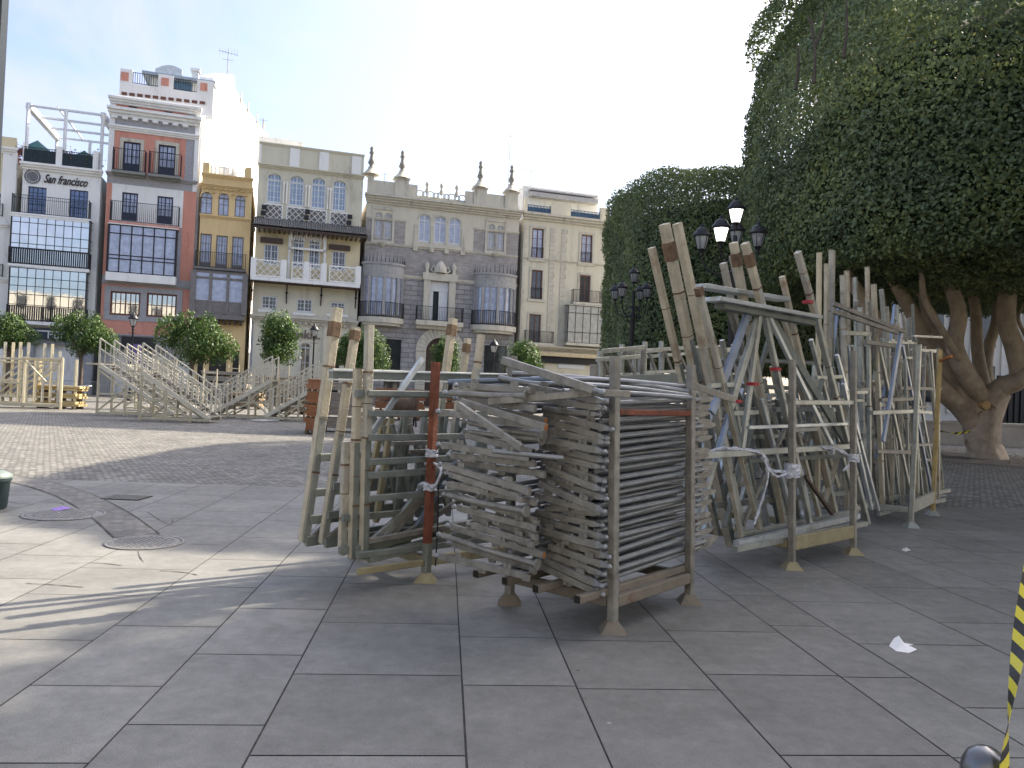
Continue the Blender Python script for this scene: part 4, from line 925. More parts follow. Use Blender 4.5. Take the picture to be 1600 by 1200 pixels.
# big ficus at the right
T1 = Vector((16.4, 26.2, 0))
t1 = empty('ficus_tree', T1, 'huge clipped ficus tree with many pale limbs filling the right side', 'tree', 'clipped ficus trees in a row')
me1 = hedge_crown(8.2, 5.8, 18.0, 430000, 11, .127, ztop=6.6, holes=.5, zlow=1.5)
o = obj_from(me1, 'crown', FIC, t1); 
inner = core_mesh(8.0, 5.8, 17.2, 3).build('inner_light_block', FICC, o)
rr = random.Random(5)
m = MB()
def PT(px, py, d): return P(px, py, d) - T1
m.lathe((0,0,0), [(.01,0)], 3) if False else None
base = G(1541, 719); bt = Vector((base.x-T1.x, 26.2-26.2, 0))
tr = [PT(1541,724,26.2), PT(1541,712,26.2), PT(1537,690,26.2), PT(1535,660,26.2), PT(1540,632,26.2), PT(1545,612,26.2)]
trs = smooth(tr, 4); rads = []
for i in range(len(trs)):
    t = i/(len(trs)-1); rads.append(.95 if t < .05 else (.80-.2*min(1,(t-.05)/.25) if t < .3 else .60+.14*(t-.3)/.7))
rads = [x_*.88 for x_ in rads]; m.tube(trs, rads, 20)
trunk = m.build('trunk', BARK, t1)
rb = random.Random(9); 
me = trunk.data
for v in me.vertices:  # flutes and root flare
    a = math.atan2(v.co.y, v.co.x-bt.x); fl = math.sin(a*5+v.co.z*.6)*.05 + math.sin(a*9-v.co.z)*.03 + (math.sin(a*6+1)*.16 if v.co.z < .5 else 0)
    v.co.x += math.cos(a)*fl; v.co.y += math.sin(a)*fl
lim = [
 ([(1522,660,26.2),(1500,632,26.0),(1462,602,25.5),(1425,560,25.2),(1385,525,25),(1350,470,24.8)], .50,.26),
 ([(1525,640,26.0),(1492,600,26),(1455,548,25.8),(1430,500,25.6),(1398,440,25.4)], .44,.24),
 ([(1535,632,26.2),(1506,590,26.4),(1478,545,26.6),(1455,490,26.8),(1440,430,27)], .34,.2),
 ([(1538,630,26),(1512,585,25.4),(1497,540,25),(1497,490,24.8),(1480,430,24.6)], .44,.26),
 ([(1545,628,26.4),(1532,580,26.8),(1528,540,27),(1526,490,27.2),(1515,430,27.4)], .32,.2),
 ([(1548,625,27),(1545,580,27.5),(1547,540,28),(1556,500,28.3),(1562,430,28.5)], .30,.2),
 ([(1542,630,25.8),(1568,606,25.6),(1590,590,25.4),(1584,545,25.3),(1573,500,25.2),(1577,430,25)], .46,.36),
 ([(1565,608,25.6),(1600,592,25.2),(1625,560,25),(1640,510,24.8),(1660,440,24.6)], .36,.24),
 ([(1550,622,27),(1580,595,28.5),(1610,560,29.5),(1618,500,30),(1612,430,30.4)], .34,.22),
 ([(1455,560,25.9),(1425,535,26.4),(1390,500,27),(1378,455,27.4)], .2,.12),
 ([(1478,530,26.6),(1455,480,26.4),(1430,455,26.2),(1425,430,26)], .13,.08),
 ([(1498,560,25),(1475,520,24.4),(1452,470,23.8),(1440,430,23.4)], .16,.1),
 ([(1612,540,27),(1590,500,27),(1600,470,27)], .1,.05),
]
for pts, a, c in lim:
    m = MB(); pp = wob([PT(*q) for q in pts], rb, .06); pp.append(pp[-1]+(pp[-1]-pp[-2])*.8); limb(m, pp, a*.8, c*.72); m.build('limb', BARK, t1)
# cut limb ends
m = MB(); q = PT(1538,633,25.55); m.tube([q+Vector((0,.2,.02)), q+Vector((0,-.12,0))], .15, 12); m.build('cut_stub', mat('cut_wood', (.42,.27,.12), .8), t1)
# bare twigs showing at the crown's upper left
m = MB()
for px, py, x2, y2, d in ((1272,130,1268,30,19.6),(1272,75,1290,20,19.7),(1318,90,1322,0,19),(1270,60,1262,25,19.8),(1243,140,1246,70,20.4)):
    limb(m, [P(px,py,d)-T1, P((px+x2)/2+3,(py+y2)/2,d)-T1, P(x2,y2,d)-T1], .05, .02, 6)
m.build('twigs', BARKD, t1)
# bare earth round the trunk
m = MB(); n = 40; rs = random.Random(4); ctr = T1+Vector((bt.x,0,0)); vs = [(ctr.x, ctr.y, .006)]
for i in range(n): a = 2*pi*i/n; k = 3.6+.35*math.sin(3*a)+.2*rs.random(); vs.append((ctr.x+k*math.cos(a), ctr.y+k*.9*math.sin(a), .002))
m.add(vs, [(0, i+1, (i+1)%n+1) for i in range(n)]); tag(m.build('soil', mat('trodden_earth', (.12,.105,.085), .95, 0, .3, 2.5, .5, 9, stain=(.18,.165,.14), stain_scale=.8)), 'bare trodden earth round the tree', None, None, 'structure')
r_ = np.random.default_rng(77); a_ = r_.random(900)*6.283; k_ = 5.2*np.sqrt(r_.random(900)); pl = np.stack([ctr.x+k_*np.cos(a_), ctr.y+k_*np.sin(a_), np.full(900,.02)], 1)
me_l = leaf_mesh('fallen', pl, np.tile([0,0,1.0],(900,1)), .09, r_, .6, .15); o = obj_from(me_l, 'fallen_leaves', mat('dry_leaf', (.20,.14,.06), .8, 0, .5, 3), None); tag(o, 'dry fallen leaves scattered round the big tree', None, None, 'stuff')
# second clipped ficus
T2 = Vector((11.8, 41.5, 0))
t2 = empty('ficus_tree', T2, 'smaller clipped ficus tree beyond the lamps with a flat top', 'tree', 'clipped ficus trees in a row')
me2 = hedge_crown(7.0, 3.3, 12.8, 230000, 21, .135, ztop=1.5, holes=0.1, zlow=1.0, expo=5.0)
o = obj_from(me2, 'crown', FIC, t2); m = MB(); m.lathe((0,0,0), [(.01,4.2),(5.8,4.2),(6.3,5),(6.3,10),(5.4,11.2),(.01,11.4)], 36); m.build('inner_light_block', FICC, o)
m = MB(); m.tube(smooth([Vector((0,0,-.05)), Vector((.1,0,1)), Vector((0,.1,2.2))], 4), [.8,.75,.66,.6,.56,.55,.55,.58,.6], 14); m.build('trunk', BARK, t2)
for i in range(7):
    a = i*.9; m = MB(); limb(m, [(0,.05,2.0),(math.cos(a)*1.1,math.sin(a)*1.1,3.0),(math.cos(a)*2.4,math.sin(a)*2.4,4.6)], .34,.2,8); m.build('limb', BARK, t2)
# third in the row, just outside the frame: it shades the foreground
T0 = Vector((17.6, 10.4, 0))
t0 = empty('ficus_tree', T0, 'clipped ficus tree just outside the frame on the right', 'tree', 'clipped ficus trees in a row')
me0 = hedge_crown(7.7, 4.0, 13.8, 130000, 31, .26, ztop=3, holes=.0)
o = obj_from(me0, 'crown', FIC, t0); m = MB(); m.lathe((0,0,0), [(.01,5),(7.2,5),(7.5,6),(7.5,11.2),(7.0,12.6),(5.6,13.6),(.01,13.9)], 40); m.build('inner_light_block', FICC, o)  # core filled out to keep light from leaking through the crown
m = MB(); m.tube([(0,0,-.05),(0,0,1),(0,.1,2.4)], [.8,.6,.6], 14); m.build('trunk', BARK, t0)
for i in range(7):
    a = i*.9; m = MB(); limb(m, [(0,.05,2.0),(math.cos(a)*1.3,math.sin(a)*1.3,3.4),(math.cos(a)*3,math.sin(a)*3,5.4)], .34,.2,8); m.build('limb', BARK, t0)

# orange trees
def orange_mesh(seed, lobes, n=7500, size=.165):
    r = np.random.default_rng(seed); ps = []; ns = []
    w = np.array([l[3]**2 for l in lobes]); cnt = (w/w.sum()*n).astype(int)
    for (x, y, z_, rad), c in zip(lobes, cnt):
        d = nrm(r.normal(0, 1, (c, 3))); rr_ = rad*(1.08-np.abs(r.normal(0, .3, (c, 1)))); q = d*rr_*np.array([1, 1, .85]); q = q*(1+bumps(q+x, seed, .24, 3.4/rad)[:, None])
        ps.append(q+np.array([x, y, z_])); ns.append(d)
    return leaf_mesh('orange_leaves', np.concatenate(ps), np.concatenate(ns), size, r, .6)
KINDS = [orange_mesh(41, [(0,0,0,1.5),(-1.2,.3,-.3,1.0),(1.2,-.2,-.2,1.1),(.3,0,.8,1.0),(-.5,0,.7,.9),(.8,.6,-.7,.9),(-.6,-.6,-.6,.9)]),
         orange_mesh(42, [(0,0,0,1.25),(0,.2,.9,1.1),(-.5,.3,-.8,1.05),(.5,-.3,-.7,1.1),(.4,0,.8,.8),(-.6,0,.5,.9)]),
         orange_mesh(43, [(-1.4,0,.35,1.05),(1.0,0,-.2,1.3),(0,0,-.3,1.2),(2.0,.2,-.3,.9),(-.6,0,.8,.8),(.9,0,.6,.9)])]
def orange_tree(px, pyb, d, zc, s, kind, label, sx=1.0, sz=1.0):
    g = P(px, pyb, d); g.z = 0
    t = empty('orange_tree', g, label, 'tree', 'orange trees along the far pavement')
    o = obj_from(KINDS[kind], 'crown', ORL, t); o.location = (0,0,zc); s *= .92; o.scale = (s*sx, s, s*sz); o.rotation_euler.z = random.random()*.4
    if kind in (0,1): o.rotation_euler.z = random.random()*6
    m = MB(); limb(m, [(0,0,-.02),(.05,0,zc*.4),(-.05,0,zc*.75)], .17, .12, 8)
    for a in (0,1.6,3.1,4.4): limb(m, [(-.04,0,zc*.6),(math.cos(a)*.5,math.sin(a)*.5,zc*.85),(math.cos(a)*.9*s,math.sin(a)*.9*s,zc)], .09, .04, 6)
    m.build('trunk', BARKD, t)
D = 57
def zat(px, py, d): return P(px, py, d).z
orange_tree(8, 612, D, zat(8,519,D), .98, 0, 'round orange tree at the left edge of the picture')
orange_tree(124, 612, D, zat(124,523,D), 1.0, 2, 'orange tree in front of the white building shop', .92, 1.25)
orange_tree(298, 612, 50, zat(298,532,50), 1.02, 2, 'wide two lobed orange tree in front of the red building', 1.02, 1.3)
orange_tree(432, 612, D, zat(432,531,D), 1.18, 1, 'tall round orange tree in front of the bank')
orange_tree(577, 612, D, zat(577,551,D), 1.02, 1, 'orange tree behind the leaning posts left of the arched portal')
orange_tree(543, 612, D, zat(543,548,D), .8, 1, 'small orange tree partly hidden behind the two tallest posts')
orange_tree(695, 612, D, zat(695,558,D), .85, 1, 'orange tree standing before the arched stone portal')
orange_tree(815, 612, 52, zat(815,560,52), .82, 0, 'low orange tree right of the portal above the tube stack')

# ------------------------------------------------------------------ lamps
LG = bpy.data.materials.new('frosted_lamp_glass'); LG.use_nodes = True
_n = LG.node_tree.nodes; _b = _n['Principled BSDF']; _b.inputs['Base Color'].default_value = (.55,.57,.60,1); _b.inputs['Roughness'].default_value = .35
_t = _n.new('ShaderNodeBsdfTranslucent'); _t.inputs['Color'].default_value = (.9,.92,.95,1); _m = _n.new('ShaderNodeMixShader'); _m.inputs[0].default_value = .55
LG.node_tree.links.new(_b.outputs[0], _m.inputs[1]); LG.node_tree.links.new(_t.outputs[0], _m.inputs[2]); LG.node_tree.links.new(_m.outputs[0], _n['Material Output'].inputs[0])
LE = mat('sun_glow_lamp_glass', (.9,.9,.85), .4); LE.node_tree.nodes['Principled BSDF'].inputs['Emission Color'].default_value = (1,1,.93,1); LE.node_tree.nodes['Principled BSDF'].inputs['Emission Strength'].default_value = 1.6  # emission stands in for sunlight diffused by the lantern glass
def lantern(root, c, s, glass=None):
    """fernandina lantern: c = bottom of its glass"""
    x, y, z_ = c; m = MB(); m.lathe((x,y,z_-.28*s), [(.04*s,0),(.09*s,.05*s),(.03*s,.1*s),(.1*s,.2*s),(.15*s,.27*s)], 10)
    h = .46*s
    for i in range(6):
        a = i*pi/3; m.bar((x+.155*s*math.cos(a),y+.155*s*math.sin(a),z_), (x+.265*s*math.cos(a),y+.265*s*math.sin(a),z_+h), .02*s)
    m.lathe((x,y,z_+h), [(.275*s,-.03*s),(.34*s,0),(.33*s,.05*s),(.26*s,.13*s),(.22*s,.22*s),(.13*s,.3*s),(.07*s,.33*s),(.08*s,.39*s),(.001,.46*s)], 14)
    o = m.build('lantern', IRON, root); g = MB(); g.lathe((x,y,z_), [(.001,.003),(.14*s,.003),(.245*s,h-.01)], 12); g.build('lamp_glass', glass or LG, o)
def candelabra(base, H, arms, label, s=1.0, lit=()):
    t = empty('street_lamp', base, label, 'street lamp', 'many armed street lamps')
    m = MB(); m.lathe((0,0,0), [(.3,0),(.3,.12),(.2,.2),(.22,.7),(.14,.9),(.11,1.2),(.1,H-1.6),(.13,H-1.5),(.07,H-1.3),(.06,H-.4)], 14); m.build('pole', IRON, t)
    for i, (dx, dy, dz) in enumerate(arms):
        c = Vector((dx, dy, H+dz)); 
        if abs(dx)+abs(dy) > .01:
            m = MB(); a = Vector((0,0,H-1.35)); d = Vector((dx,dy,0))
            m.tube(smooth([a, a+d*.35+Vector((0,0,-.18)), a+d*.8+Vector((0,0,-.05)), Vector((dx,dy,H+dz-.28*s))], 5), .035*s, 8)
            m.tube(smooth([a+Vector((0,0,-.3)), a+d*.3+Vector((0,0,-.38)), a+d*.55+Vector((0,0,-.2)), a+d*.45+Vector((0,0,.0)), a+d*.3+Vector((0,0,-.1))], 5), .022*s, 6)
            m.tube(smooth([a+Vector((0,0,.3)), a+d*.25+Vector((0,0,.22)), a+d*.5+Vector((0,0,.1)), a+d*.62+Vector((0,0,.25)), a+d*.5+Vector((0,0,.33))], 5), .022*s, 6)
            m.build('arm', IRON, t)
        lantern(t, c, s, LE if i in lit else None)
    return t
# big one, at 17 m
dl_ = 22; b0 = P(1138, 650, dl_); b0.z = 0
def rel(px, py, dd=0): q = P(px, py, dl_+dd); return (q.x-b0.x, q.y-b0.y, q.z)
hh = rel(1139,346)[2]
arms = []
for px, py, dd in ((1139,347,0),(1096,389,.1),(1126,377,-.75),(1184,385,.1),(1150,381,.85)):
    q = rel(px, py, dd); arms.append((q[0] if px != 1139 else 0, dd if px != 1139 else 0, q[2]-hh))
candelabra(b0, hh, arms, 'large five lantern street lamp above the leaning posts with a bright top lantern', .80, lit=(0,2))
dl_ = 33; b0 = P(984, 612, dl_); b0.z = 0; hh = rel(988,440)[2]; arms = []
for px, py, dd in ((988,440,0),(961,467,.2),(972,463,-.7),(1000,468,.7),(1011,464,.1)):
    q = rel(px, py, dd); arms.append((q[0] if px != 988 else 0, dd if px != 988 else 0, q[2]-hh))
candelabra(b0, hh, arms, 'farther five lantern street lamp in front of the smaller clipped tree', .75)
def post_lamp(px, ptop, d, label):
    b0 = P(px, 612, d); b0.z = 0; H = P(px, ptop, d).z-.9
    t = empty('street_lamp', b0, label, 'street lamp', 'single lantern street lamps'); m = MB(); m.lathe((0,0,0), [(.2,0),(.2,.1),(.13,.2),(.14,.6),(.07,.8),(.055,H-.3),(.09,H-.25),(.04,H-.1)], 10); m.build('pole', IRON, t)
    m = MB(); m.bar((-.3,0,H-.5),(.3,0,H-.5),.03); m.build('ladder_rest', IRON, t); lantern(t, (0,0,H), 1.0)
post_lamp(203, 488, 52, 'single lantern street lamp in front of the red building')
post_lamp(487, 506, 56, 'single lantern street lamp beside the bank sign')
post_lamp(769, 530, 54, 'single lantern street lamp right of the arched portal')

# ------------------------------------------------------------------ front rack of stacked tubes
A = G(957, 987); B_ = G(1077, 942); C_ = G(787, 945)
e1 = (B_-A).normalized(); ez = (P(958,556,A.y) - A).normalized(); ea = (C_-A).normalized(); e2v = (ea - e1*ea.dot(e1)).normalized(); wa1 = (B_-A).length; wb1 = (C_-A).dot(e2v)
ez = (ez - e1*ez.dot(e1)*.5).normalized()
def Rk(a, b, z): return A + e1*a + e2v*b + ez*z
HR = (P(958,556,A.y)-A).length
def rack(name, fn, w, d, H, zb, label, pm, bm, cat='rack', posts=None, group=None, foot=True, skids=None, up=None, hs=None, topm=None):
    t = T(name, fn(w/2, d/2, 0), label, cat, group)
    for i, (a, b) in enumerate(((0,0),(w,0),(0,d),(w,d))):
        h = (hs or [H]*4)[i]; m = MB()
        if topm and i == topm[0]:
            m.bar(fn(a,b,.06), fn(a,b,topm[2]), .065, up=e1); t.part('post', m, pm); m = MB(); m.bar(fn(a,b,topm[2]), fn(a,b,h), .06, up=e1); t.part('post', m, topm[1], 'rusty red upper post')
        else: m.bar(fn(a,b,.06), fn(a,b,h), .058, up=e1); t.part('post', m, pm[i] if isinstance(pm, list) else pm)
        m = MB(); c = fn(a,b,0); c.z = .0
        m.add([c+Vector((x*.085,y*.085,0.001)) for x,y in ((-1,-1),(1,-1),(1,1),(-1,1))] + [c+Vector((x*.075,y*.075,.014)) for x,y in ((-1,-1),(1,-1),(1,1),(-1,1))] + [c+(fn(a,b,.07)-fn(a,b,0))+Vector((x*.036,y*.036,0)) for x,y in ((-1,-1),(1,-1),(1,1),(-1,1))],
              [(0,3,2,1),(0,1,5,4),(1,2,6,5),(2,3,7,6),(3,0,4,7),(4,5,9,8),(5,6,10,9),(6,7,11,10),(7,4,8,11),(8,9,10,11)])
        t.part('foot_plate', m, bm)
    for p, q in (((0.033,0),(w-.033,0)),((.033,d),(w-.033,d)),((0,.033),(0,d-.033)),((w,.033),(w,d-.033))):
        m = MB(); m.bar(fn(*p, zb), fn(*q, zb), .05, .075, up=ez); t.part('base_rail', m, bm)
    return t
t = rack('tube_rack', Rk, wa1, wb1, HR, .19, 'open steel rack on four feet holding the big stack of grey tubes', [GALVD, GALVD, GALVD, GALVD], mat('brown_old_paint', (.17,.15,.12), .75, 0, .25, 5, .2, 60, stain=(.12,.07,.045), stain_scale=5))
for b in (.04, wb1*.42, wb1*.72, wb1+.02):
    m = MB(); m.bar(Rk(-.34,b,.255), Rk(wa1+.08,b,.255), .05, .05, up=ez, ends=False); t.part('skid', m, MATS['brown_old_paint'])
    m = MB(); m.bar(Rk(-.335,b,.255), Rk(-.33,b,.255), .042); t.part('skid_hollow', m, DARK)
m = MB(); m.bar(Rk(.04,-.005,HR*.795), Rk(wa1-.04,-.005,HR*.795), .04, up=ez); t.part('rusty_rail', m, RUST)
rk = random.Random(3)
def bracket(m, p, d, u, s=.045):
    """small U bracket standing on a bar"""
    m.bar(p - d*.012 + u*.02, p - d*.012 + u*(.02+s), .012, .04, up=d); m.bar(p + d*.012+u*.02, p+d*.012+u*(.02+s), .012, .04, up=d)
frames = []
def t_frame(z, typ, j):
    """one brace: a long tube, a square cross head at its near end, a flat tongue at its far end"""
    lab = 'grey brace tube with a square cross head in the front stack' if typ == 0 else 'grey brace tube with a pointed cross head beside the front rack post'
    rot = rk.uniform(-.10,.07) if typ == 0 else rk.uniform(-.04,.03)
    if typ == 0: b0, b1, bt_, a0 = wb1*.46+rk.uniform(-.05,.03), wb1*1.28+rk.uniform(-.16,.10), wb1*.8+rk.uniform(-.1,.1), -.32+rk.uniform(-.10,.07)
    else: b0, b1, bt_, a0 = .05+rk.uniform(-.03,.05), wb1*.62+rk.uniform(-.12,.05), rk.choice((.05,.075,.1)), -.12+rk.uniform(-.04,.04)
    dz = rk.uniform(-.012,.012); t = T('brace_tube', Rk(a0,bt_,z), lab, 'steel tube', 'grey brace tubes stacked in the front rack')
    za, zb_ = z, z+dz
    round_ = rk.random() < (.25 if typ == 0 else .12)
    sl_ = rk.uniform(.0,.05); p = Rk(a0+rot*.4, b1, za+sl_); q = Rk(a0-rot*.4, b0, zb_-sl_)
    m = MB(); d = (q-p).normalized()
    if round_:
        m.tube([p, p.lerp(q,.5)-ez*.008, q], .021, 8); m.tube([q-d*.01, q+d*.004], .038, 10)
    else: m.bar(p, q, .034, .043, up=ez, ch=.06)
    if not round_: bracket(m, p.lerp(q,.22), d, ez, .032); bracket(m, p.lerp(q,.78), d, ez, .032); bracket(m, p.lerp(q,.5), d, -ez, .028)
    cr = t.part('cross_head', m, GALVD)
    if typ == 0:
        m = MB(); m.tube([p-d*.035, p-d*.001], [.010,.014], 8); m.tube([p-d*.062,p-d*.05,p-d*.036,p-d*.026], [.008,.019,.019,.009], 8); t.part('end_knob', m, TUBE)
        if not round_:
            m = MB(); m.bar(q+d*.0005, q+d*.002, .026, .034, up=ez); t.part('hollow_end', m, ORST if rk.random() < .3 else DARK)
            if rk.random() < .6: m = MB(); m.bar(q-e1*.045+d*.0, q-e1*.045+d*.04, .03, .042, up=ez); t.part('end_hook', m, GALVD)
    else:
        m = MB(); m.bar(q, q+d*.045, .034,.043, up=ez, w1=.018, h1=.02); m.tube([q+d*.04, q+d*.052, q+d*.066, q+d*.078], [.010,.018,.018,.008], 8); t.part('pointed_tip', m, TUBE)
    # long tube with its tongue
    L = wa1+.26+rk.uniform(-.05,.09); bb = bt_ if typ == 0 else rk.choice((.052,.07,.09,.06))
    s0 = Rk(a0+.03, bt_ if typ == 0 else bb+.01, za-.002); s2 = Rk(L, bb+rk.uniform(-.01,.02), za+.045*rk.uniform(.2,1.5)+.01); s1 = s0.lerp(s2,.55)+ez*rk.uniform(-.004,.004)
    m = MB(); m.tube([s0,s1,s2], .0185, 10); t.part('long_tube', m, TUBE)
    if typ == 0 and rk.random() < .75: return
    dd = (s2-s1).normalized(); m = MB(); m.bar(s2-dd*.035, s2+dd*.17, .02, .052, up=ez, w1=.016, h1=.046); m.bar(s2+dd*.17, s2+dd*.23, .014, .042, up=ez, w1=.008, h1=.014); t.part('flat_tongue', m, GALVD)
zv = .31
i = 0
while zv < HR*.865:
    t_frame(zv, 1, i); t_frame(zv+.024, 0, i); i += 1
    zv += .051+.008*rk.random()
# plain tubes filling the middle of the stack
zv = .30
while zv < HR*.86:
    for bb in (.13+.02*rk.random(), .2+.04*rk.random(), .3+.04*rk.random(), wb1*.7):
        m = MB(); m.tube(smooth([Rk(.03+rk.uniform(-.03,.05),bb,zv), Rk(wa1*.5,bb+rk.uniform(-.03,.03),zv+.02), Rk(wa1+.2+rk.uniform(-.08,.12),bb,zv+.04)],4), .017, 8)
        single('steel_tube', m, TUBE, 'plain grey tube lying inside the front stack', 'steel tube', 'plain grey tubes inside the front rack')
    zv += .047
# members lying loose on top, each placed as seen
ZT_ = A.y
def lay(px0, py0, d0, px1, py1, d1, w, h, mt, label, kind='bar', extra=None, ends=None):
    p = P(px0,py0,d0); q = P(px1,py1,d1); m = MB()
    if kind == 'tube': m.tube(smooth([p, p.lerp(q,.5)+ez*(extra or 0), q],5), w/2, 8)
    else: m.bar(p, q, w, h, up=ez, ch=.08)
    if kind == 'brkt':
        d = (q-p).normalized()
        for f in (.18,.5,.82): bracket(m, p.lerp(q,f), d, ez, .02)
    t = T('loose_bar' if kind != 'tube' else 'loose_tube', (p+q)/2 - Vector((0,0,.05)), label, 'steel bar' if kind != 'tube' else 'steel tube', 'loose members on top of the front stack'); t.part('shaft', m, mt)
    if ends:
        d = (q-p).normalized()
        if 'q' in ends: m = MB(); m.bar(q+d*.001, q+d*.003, w*.8, h*.8, up=ez); t.part('hollow_end', m, ORST)
        if 'k' in ends: m = MB(); m.tube([q, q+d*.05], [.02,.014], 8); m.tube([q+d*.035,q+d*.07,q+d*.085], [.012,.021,.012], 8); t.part('end_knob', m, TUBE)
lay(786,563,5.25, 928,609,4.72, .036,.052, GALVD, 'long square bar sloping down to the right across the top of the stack', ends='k')
lay(700,597,5.5, 860,592,5.35, .036,.036, mat('blue_grey_tube',(.15,.19,.24),.35,.3,.1), 'thin blue grey tube sticking out to the left on top', 'tube')
lay(745,605,5.45, 905,603,5.25, .038,.038, TUBE, 'grey tube lying just under the blue grey tube', 'tube', .015)
lay(780,590,5.4, 880,600,5.2, .042,.042, TUBE, 'bent grey tube with a rounded end on top of the stack', 'tube', -.02)
lay(800,583,5.5, 1075,612,5.75, .04,.04, TUBE, 'long tube crossing the top behind both posts', 'tube', .02)
lay(830,592,5.4, 1070,604,5.8, .036,.036, TUBE, 'second long tube crossing the top of the stack', 'tube', .02)
lay(900,600,5.1, 1075,618,5.6, .036,.036, TUBE, 'third long tube crossing the top just above the rusty rail', 'tube', .01)
lay(880,611,5.0, 1080,622,5.55, .036,.036, TUBE, 'lowest long tube on top resting near the rusty rail', 'tube', .01)
lay(943,594,6.0, 1056,591,6.4, .05,.075, GREEN, 'dark grey green channel beam lying across the back of the top', ends=None)
lay(960,602,5.8, 1085,604,6.3, .05,.06, GREEN, 'second dark channel beam lying below the first')
lay(709,612,5.35, 840,612,5.2, .036,.042, GALVD, 'short bracketed bar level near the top left of the stack', 'brkt')
lay(765,628,5.1, 928,614,4.8, .04,.045, GALVD, 'bracketed bar rising slightly towards the right post', 'brkt', ends='k')
lay(722,628,5.2, 853,668,4.75, .036,.046, GALVD, 'bar sloping steeply down with an orange rusty hollow end', ends='q')
lay(716,632,5.1, 815,700,4.68, .03,.042, GALVD, 'diagonal bar lying across the face of the stack', ends=None)
lay(925,613,4.75, 983,616,4.8, .04,.045, GALVD, 'stub of square bar with an orange end beside the right post', ends='q')
lay(770,705,4.72, 880,716,4.7, .03,.03, TUBE, 'round bar with a flat disc end in the middle of the face', 'tube')
lay(1085,603,5.6, 1150,625,5.55, .03,.05, GALVD, 'pointed dark bar projecting to the right behind the far post')
# ------------------------------------------------------------------ leaning frames in racks, left and right
QE = Vector((.745,.667,0)).normalized(); QN = Vector((-.667,.745,0)).normalized()
def plane(O, k): return O + QN*k
class Frame:
    """members all lie in one upright plane; given by photo points"""
    def __init__(s, O, k, name, label, group, cat='steel frame'):
        s.O = plane(O, k); s.t = None; s.args = (name, label, cat, group); s.n = 0
    def q(s, px, py, off=0): return PV(px, py, s.O + QN*off, QE)
    def start(s, p):
        if s.t is None: s.t = T(s.args[0], p, s.args[1], s.args[2], s.args[3])
    def post(s, x0, y0, x1, y1, w, mt, rings=2, tip=None, name='post', off=0, side=TANG):
        p, r = s.q(x0,y0,off), s.q(x1,y1,off)
        w *= .86; s.start(p if p.z < r.z else r); m = MB(); d = (p-r).normalized(); L = (p-r).length
        tan = mt in (TAN, TANG)
        if tan:
            fq = random.uniform(.5,.68) if L > 1.2 else .3; mm = r.lerp(p, fq); m.bar(mm, p, w, w, up=QE, ch=.1); o = s.t.part(name, m, mt)
            m = MB(); m.bar(r, mm, w*.96, w*.9, up=QE, ch=.1); o3 = s.t.part('lower_post', m, random.choice((GREEN, GALV))); o3.parent = o
            m = MB(); sd = (QE - d*QE.dot(d)).normalized(); m.bar(r+d*.01-sd*w*.5, mm-d*.003-sd*w*.5, w*.92, .008, up=QE, ch=.1); o3 = s.t.part('bounce_lit_strip', m, TAN); o3.parent = o  # tan strip paints warm bounce light onto the post's left face
        else: m.bar(r, p, w, w, up=QE, ch=.1); o = s.t.part(name, m, mt)
        for i in range(rings):
            c = MB(); f = .16+.72*(i+.35+.3*random.random())/max(1,rings); c0 = r+d*L*f; c.bar(c0, c0+d*(.007 if i % 2 else .016), w*1.1, w*1.1, up=QE); c2 = s.t.part('collar', c, RUSTC); c2.parent = o
        if tip:
            m = MB(); m.bar(p-d*tip[0], p-d*(tip[0]-tip[1]), w*1.22, w*1.22, up=QE); o2 = s.t.part('rusty_sleeve', m, RUSTC); o2.parent = o
        return o
    def rail(s, x0, y0, x1, y1, h, mt, w=.04, off=-.045, name='rail'):
        p, r = s.q(x0,y0,off), s.q(x1,y1,off); s.start(p); m = MB(); m.bar(p, r, w, h, up=(0,0,1), ch=.08); return s.t.part(name, m, mt)
    def brace(s, x0, y0, x1, y1, w, mt, off=-.03, name='brace', d=.035):
        p, r = s.q(x0,y0,off), s.q(x1,y1,off); s.start(p); m = MB(); m.bar(p, r, w, d, up=QN, ch=.1); return s.t.part(name, m, mt)
random.seed(21)
# --- left rack
OL = Vector((-1.10, 5.78, 0)); GL_ = 'leaning trestle frames in the left rack'
f = Frame(OL, .62, 'trestle_frame', 'tallest left trestle frame, its thick post leaning left under a rusty tip', GL_)
f.post(527,481,475,847,.085,TAN,3,(.24,.12)); f.post(708,498,672,760,.075,TAN,2,(.16,.1))
f.rail(500,715,700,706,.06,GREEN); f.rail(492,770,700,750,.06,GREEN); f.rail(484,812,690,795,.07,GREEN); f.rail(478,846,680,815,.08,GREEN)
f.brace(490,838,600,730,.045,GALVD); f.brace(560,600,650,800,.045,GREEN)
f = Frame(OL, .48, 'trestle_frame', 'second left trestle frame with a slimmer post and rust streaked top', GL_)
f.post(556,513,505,850,.07,TAN,3,(.1,.08)); f.post(731,529,700,745,.06,TAN,1,(.13,.08))
f.rail(520,760,720,738,.06,GREEN); f.rail(512,805,700,780,.06,GREEN); f.rail(508,849,690,822,.07,GREEN)
f.brace(512,842,640,740,.045,GALVD)
f = Frame(OL, .30, 'top_beam', 'long channel beam with a bright upper edge lying across the left frames', GL_, 'steel beam')
f.rail(517,583,880,592,.075,GREEN,.06,0,'web'); f.rail(517,578.5,880,587.5,.014,SILV,.085,0,'flange'); f.rail(517,593,720,597,.012,SILV,.08,0,'flange')  # upper flange's bright colour stands in for light catching the edge
f = Frame(OL, .12, 'trestle_frame', 'short stub post frame with a white band low on the left', GL_)
f.post(540,690,535,867,.06,TANG,3); f.rail(535,810,640,800,.05,GREEN); f.rail(530,860,640,845,.05,GREEN)
